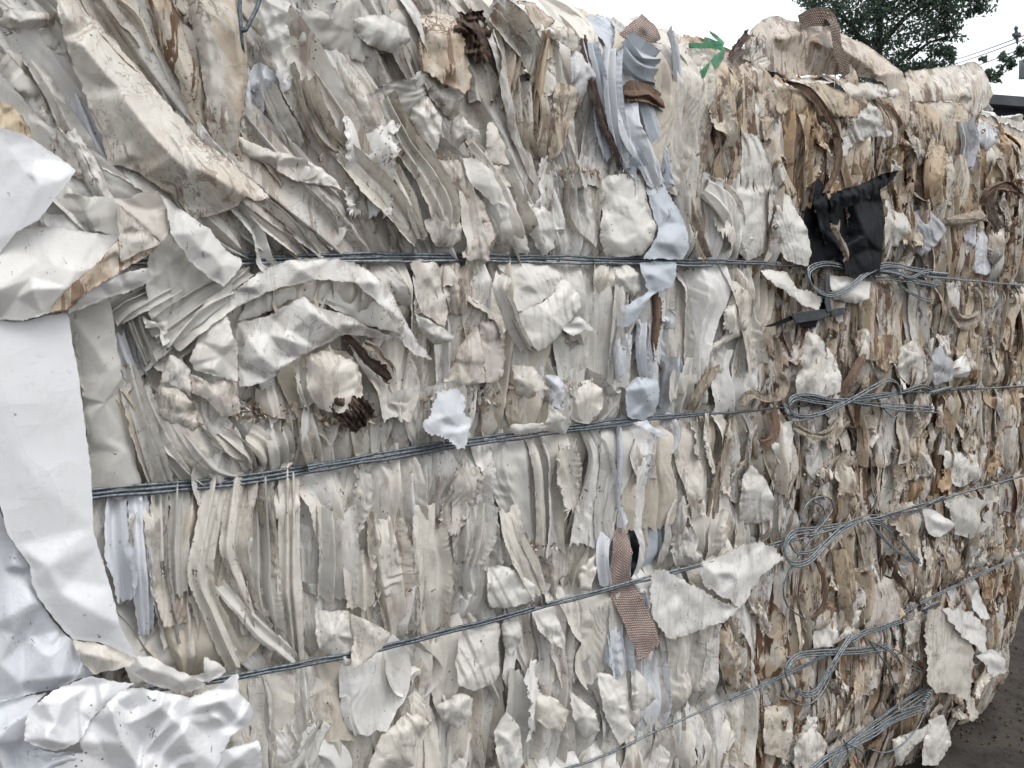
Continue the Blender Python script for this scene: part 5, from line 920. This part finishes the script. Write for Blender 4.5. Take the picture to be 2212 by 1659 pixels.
def tree():
    D = 15.; base = far(1890, 300, D); base[2] = 0
    t = thing('broadleaf_tree', 'leafy green tree rising behind the bale against the white sky', 'tree', tuple(base))
    r = np.random.RandomState(11)
    clumps = [(1790, 20, 60), (1850, -20, 90), (1930, -30, 90), (2010, -30, 80), (1880, 50, 60), (1960, 40, 60), (2040, 20, 60), (2090, 10, 36), (1840, 80, 60), (1900, 110, 50), (1990, 100, 40), (1760, -10, 40), (1745, 42, 14), (1770, 60, 20),
              (2040, 100, 28), (2050, 75, 26), (2000, 140, 34), (1950, 140, 34), (1900, 160, 44), (2030, 135, 26), (2060, 120, 16), (1840, 150, 60), (1800, 120, 50), (2112, 0, 16), (2075, 45, 26), (2020, 60, 36), (1900, 220, 70), (1980, 190, 50), (1850, 250, 70),
              (1880, -120, 100), (1960, -140, 100), (1800, -90, 60), (2060, -60, 60), (2130, 150, 12), (2160, 135, 16), (2190, 122, 18), (2150, 170, 14), (2140, 160, 16), (2200, 118, 14), (2128, 128, 8), (2170, 150, 14), (2125, 190, 12), (2230, 110, 22), (2100, 200, 16)]
    bt = [Batch(), Batch(), Batch()]
    mpp = D/FPX
    for cx, cy, cr in clumps:
        n = int(60+cr*cr*.30); c0 = far(cx, cy, D)
        sub = [r.normal(size=3) for _ in range(max(3, int(cr/5)))]
        for k in range(n):
            q = sub[r.randint(len(sub))]; q = q/np.linalg.norm(q)*cr*mpp*r.uniform(.3, 1.0)*.95+r.normal(0, cr*mpp*.13, 3)
            p = c0+q*np.array([1, 1.3, 1]); s = r.uniform(.018, .042)
            a = r.normal(size=3); a /= np.linalg.norm(a); b = np.cross(a, r.normal(size=3)); b /= np.linalg.norm(b)
            V = np.array([p-a*s, p+b*s*.5, p+a*s, p-b*s*.5]); bt[r.choice(3, p=[.5, .3, .2])].add(V, np.array([[0, 1, 2, 3]]))
    b0 = Batch(); me_all = None
    V = np.concatenate([np.concatenate(x.V) for x in bt]); off = 0; F = []; mi = []
    for k, x in enumerate(bt): f = np.concatenate(x.F)+off; F.append(f); mi.append(np.full(len(f), k)); off += x.n
    o = mesh_obj('crown', V, np.concatenate(F), LEAF[0], t, smooth=False)
    for m in LEAF[1:]: o.data.materials.append(m)
    o.data.polygons.foreach_set('material_index', np.concatenate(mi).astype(np.int32))
    tb = Batch(); top_ = far(1900, 60, D); P = catmull([base, base+[.1, 0, 1.6], top_*.6+base*.4, top_], 24); Vt, Ft = tube_geo(P, np.linspace(.2, .05, 24), 10); tb.add(Vt, Ft)
    trunk = mesh_obj('trunk', Vt, Ft, BARK, t)
    for s, e, rr in (((1960, 130), (2050, 80), .03), ((1890, 200), (1990, 95), .05), ((1880, 120), (1800, 20), .05), ((1900, 100), (2010, 0), .05), ((1985, 150), (2040, 110), .02), ((2050, 260), (2150, 165), .035), ((2150, 165), (2210, 118), .02), ((1900, 60), (1900, -90), .05), ((2000, 60), (2085, 8), .02)):
        a, b = far(*s, D), far(*e, D); m = (a+b)/2+np.array([0, 0, .08]); P = catmull([a, m, b], 12); Vt, Ft = tube_geo(P, np.linspace(rr, rr*.35, 12), 6); mesh_obj('limb', Vt, Ft, BARK, t)
tree()
POLE = simple('weathered_metal', (.32, .35, .37), .6, .3, .15, 6); CABLE = simple('cable', (.10, .11, .12), .7, 0, .1, 5)
def cables():
    D0, D1 = 34., 20.
    for k, (y0, y1, lab) in enumerate((((2050, 133), (2240, 66), 'upper power cable of the pair crossing the sky beyond the tree'), ((2050, 142), (2240, 74), 'lower power cable of the pair crossing the sky beyond the tree'), ((2060, 158), (2240, 92), 'single thin cable just below the pair of cables in the sky'), ((2090, 232), (2240, 208), 'lowest sagging cable above the shed roof at the right edge'))):
        a, b = far(*y0, D0), far(*y1, D1); d = (b-a); a2 = a-d*1.; b2 = b+d*1.; n = 40; tt = np.linspace(0, 1, n)[:, None]; P = a2*(1-tt)+b2*tt; P[:, 2] -= .25*(4*tt[:, 0]*(1-tt[:, 0])-8/9.)
        V, F = tube_geo(P, .011, 5); o = mesh_obj('power_cable', V, F, CABLE); tag(o, lab, 'cable', 'cables in the sky')
    # spacer hardware on the pair
    sp = thing('cable_spacer', 'small dark spacer fitting clamped on the overhead cables', 'cable fitting', tuple(far(2195, 78, 22)))
    for nm, x0, y0, x1, y1, r in (('spacer_rod', 2194, 56, 2198, 96, .03), ('spacer_arm', 2186, 74, 2206, 78, .045), ('spacer_arm', 2190, 84, 2204, 70, .035), ('spacer_arm', 2190, 62, 2200, 60, .03)):
        V, F = tube_geo(np.linspace(far(x0, y0, 22), far(x1, y1, 22), 6), r*np.array([.5, 1, 1.2, 1.2, 1, .5]), 8); mesh_obj(nm, V, F, CABLE, sp)
    # utility pole just outside the frame that carries the grey can seen at the edge
    ux = far(2240, 150, 21); up = thing('utility_pole', 'grey pole transformer can showing at the right edge above the shed', 'utility pole', (ux[0], ux[1], 0))
    V, F = tube_geo(np.linspace([ux[0], ux[1], 0], [ux[0], ux[1], 8.6], 12), np.linspace(.16, .11, 12), 12); mesh_obj('pole', V, F, BARK, up)
    c = far(2214, 148, 20.6); V, F = tube_geo(np.array([c-[0, 0, .2], c-[0, 0, .19], c+[0, 0, .14], c+[0, 0, .16], c+[0, 0, .17]]), np.array([.02, .1, .11, .12, .03]), 16); mesh_obj('transformer_can', V, F, POLE, up)
    V, F = tube_geo(np.linspace(c, [ux[0], ux[1], c[2]], 4), .03, 6); mesh_obj('bracket', V, F, POLE, up)
cables()
SHW = simple('shed_wall', (.05, .055, .07), .8, 0, .3, 2); SHR = simple('shed_roof', (.13, .14, .155), .7, 0, .25, 2)
def shed():
    D = 17.; a = far(2128, 240, D); up = far(2133, 208, D); r = far(2133, 207, D); L = (far(2212, 235, D)-far(2133, 240, D)); L[2] = 0; L /= np.linalg.norm(L)
    N_ = np.array([-L[1], L[0], 0]); N_ = N_ if N_[1] > 0 else -N_
    base = np.array([r[0], r[1], 0]); t = thing('shed', 'dark low building with a sloping grey roof behind the bale at the right', 'shed', tuple(base))
    ridge = r[2]; W, Dp, sl = 7., 4., .22
    def prism(name, P2, y0, y1, mat):         # outline in (along, up), extruded in depth
        n = len(P2); V = np.array([base+L*x+N_*y+np.array([0, 0, z]) for y in (y0, y1) for x, z in P2]); 
        me = bpy.data.meshes.new(name); F = [list(range(n))[::-1], [n+i for i in range(n)]]+[[i, (i+1) % n, n+(i+1) % n, n+i] for i in range(n)]
        me.from_pydata([tuple(v-base) for v in V], [], F); me.materials.append(mat); o = bpy.data.objects.new(name, me); COL.objects.link(o); o.parent = t; return o
    prism('wall', [(0.02, 0), (W, 0), (W, ridge-.18-sl*W), (0.02, ridge-.18)], 0, Dp, SHW)
    prism('roof', [(-.14, ridge-.15), (-.1, ridge), (W+.2, ridge-sl*W), (W+.2, ridge-.15-sl*W)], -.25, Dp+.25, SHR)
    prism('door', [(1.2, 0), (2.2, 0), (2.2, 1.9), (1.2, 1.9)], -.06, -.002, SHR); prism('window', [(3, 1), (4.1, 1), (4.1, 1.7), (3, 1.7)], -.04, -.002, CLIP)
shed()
# the next bale, only its crumpled top shows past the near one
def bale2():
    c = np.array([4.35, 1.40, 0]); t = thing('plastic_bale', 'next bale of white sheeting, only its pale top showing at the right edge', 'plastic bale', tuple(c))
    r = np.random.RandomState(8); b = Batch(); topz = CZ+.95; n = 60
    u, v = np.meshgrid(np.linspace(-1, 1, n*2), np.linspace(-1, 1, n), indexing='ij')
    X = c[0]+.62*u; Y = c[1]+.55*v; e = np.maximum(np.abs(u), np.abs(v)); Z = topz-.10*e**6+.03*crump(X, Y, 4, .15)-.04*u
    b.add(np.stack([X, Y, Z], -1).reshape(-1, 3), grid_faces(n*2, n), WHITE, (.25, 0, .3))
    zz = np.linspace(0.01, 1, 50); pr = []
    th = np.linspace(0, 2*math.pi, 200); sx = np.sign(np.cos(th))*np.abs(np.cos(th))**.25; sy = np.sign(np.sin(th))*np.abs(np.sin(th))**.25
    T, Q = np.meshgrid(np.arange(200), zz, indexing='ij'); wr = 1+.05*crump(T*.03, Q*.3, 5, .12)
    V = np.stack([c[0]+.62*sx[T]*wr, c[1]+.55*sy[T]*wr, Q*(topz-.06)], -1).reshape(-1, 3); b.add(V, grid_faces(200, 50), CREAM, (.5, 0, .6))
    b.build('packed_core', FILM, t)
    for k in range(26):
        a = r.uniform(0, 6.28); p = c+np.array([r.uniform(-.6, .6), r.uniform(-.5, .5), topz-.01]); L = r.uniform(.12, .3); C_ = np.array([[p[0]-L*math.cos(a)/2, 0, p[2]], [p[0], 0, p[2]+.03], [p[0]+L*math.cos(a)/2, 0, p[2]]])
        V, F, e_, _, _ = strip_geo(np.array([[-L/2, .0, 0], [0, .02, .01], [L/2, 0, 0]]), np.array([.05, .08, .06]), r.randint(1 << 30), crum=.01, res=.01)
        V = V[:, [0, 2, 1]]*np.array([1, 1, -1]); R2 = np.array([[math.cos(a), -math.sin(a), 0], [math.sin(a), math.cos(a), 0], [0, 0, 1]]); V = V@R2.T+p
        mesh_obj('folded_sheet', V, F, FILM, t, np.broadcast_to(WHITE if k % 3 else BEIGE, (len(V), 3)), np.stack([np.full(len(V), .4), e_, np.full(len(V), r.uniform())], 1))
bale2()
for ob in bpy.data.objects:
    if '_w' in ob: del ob['_w']
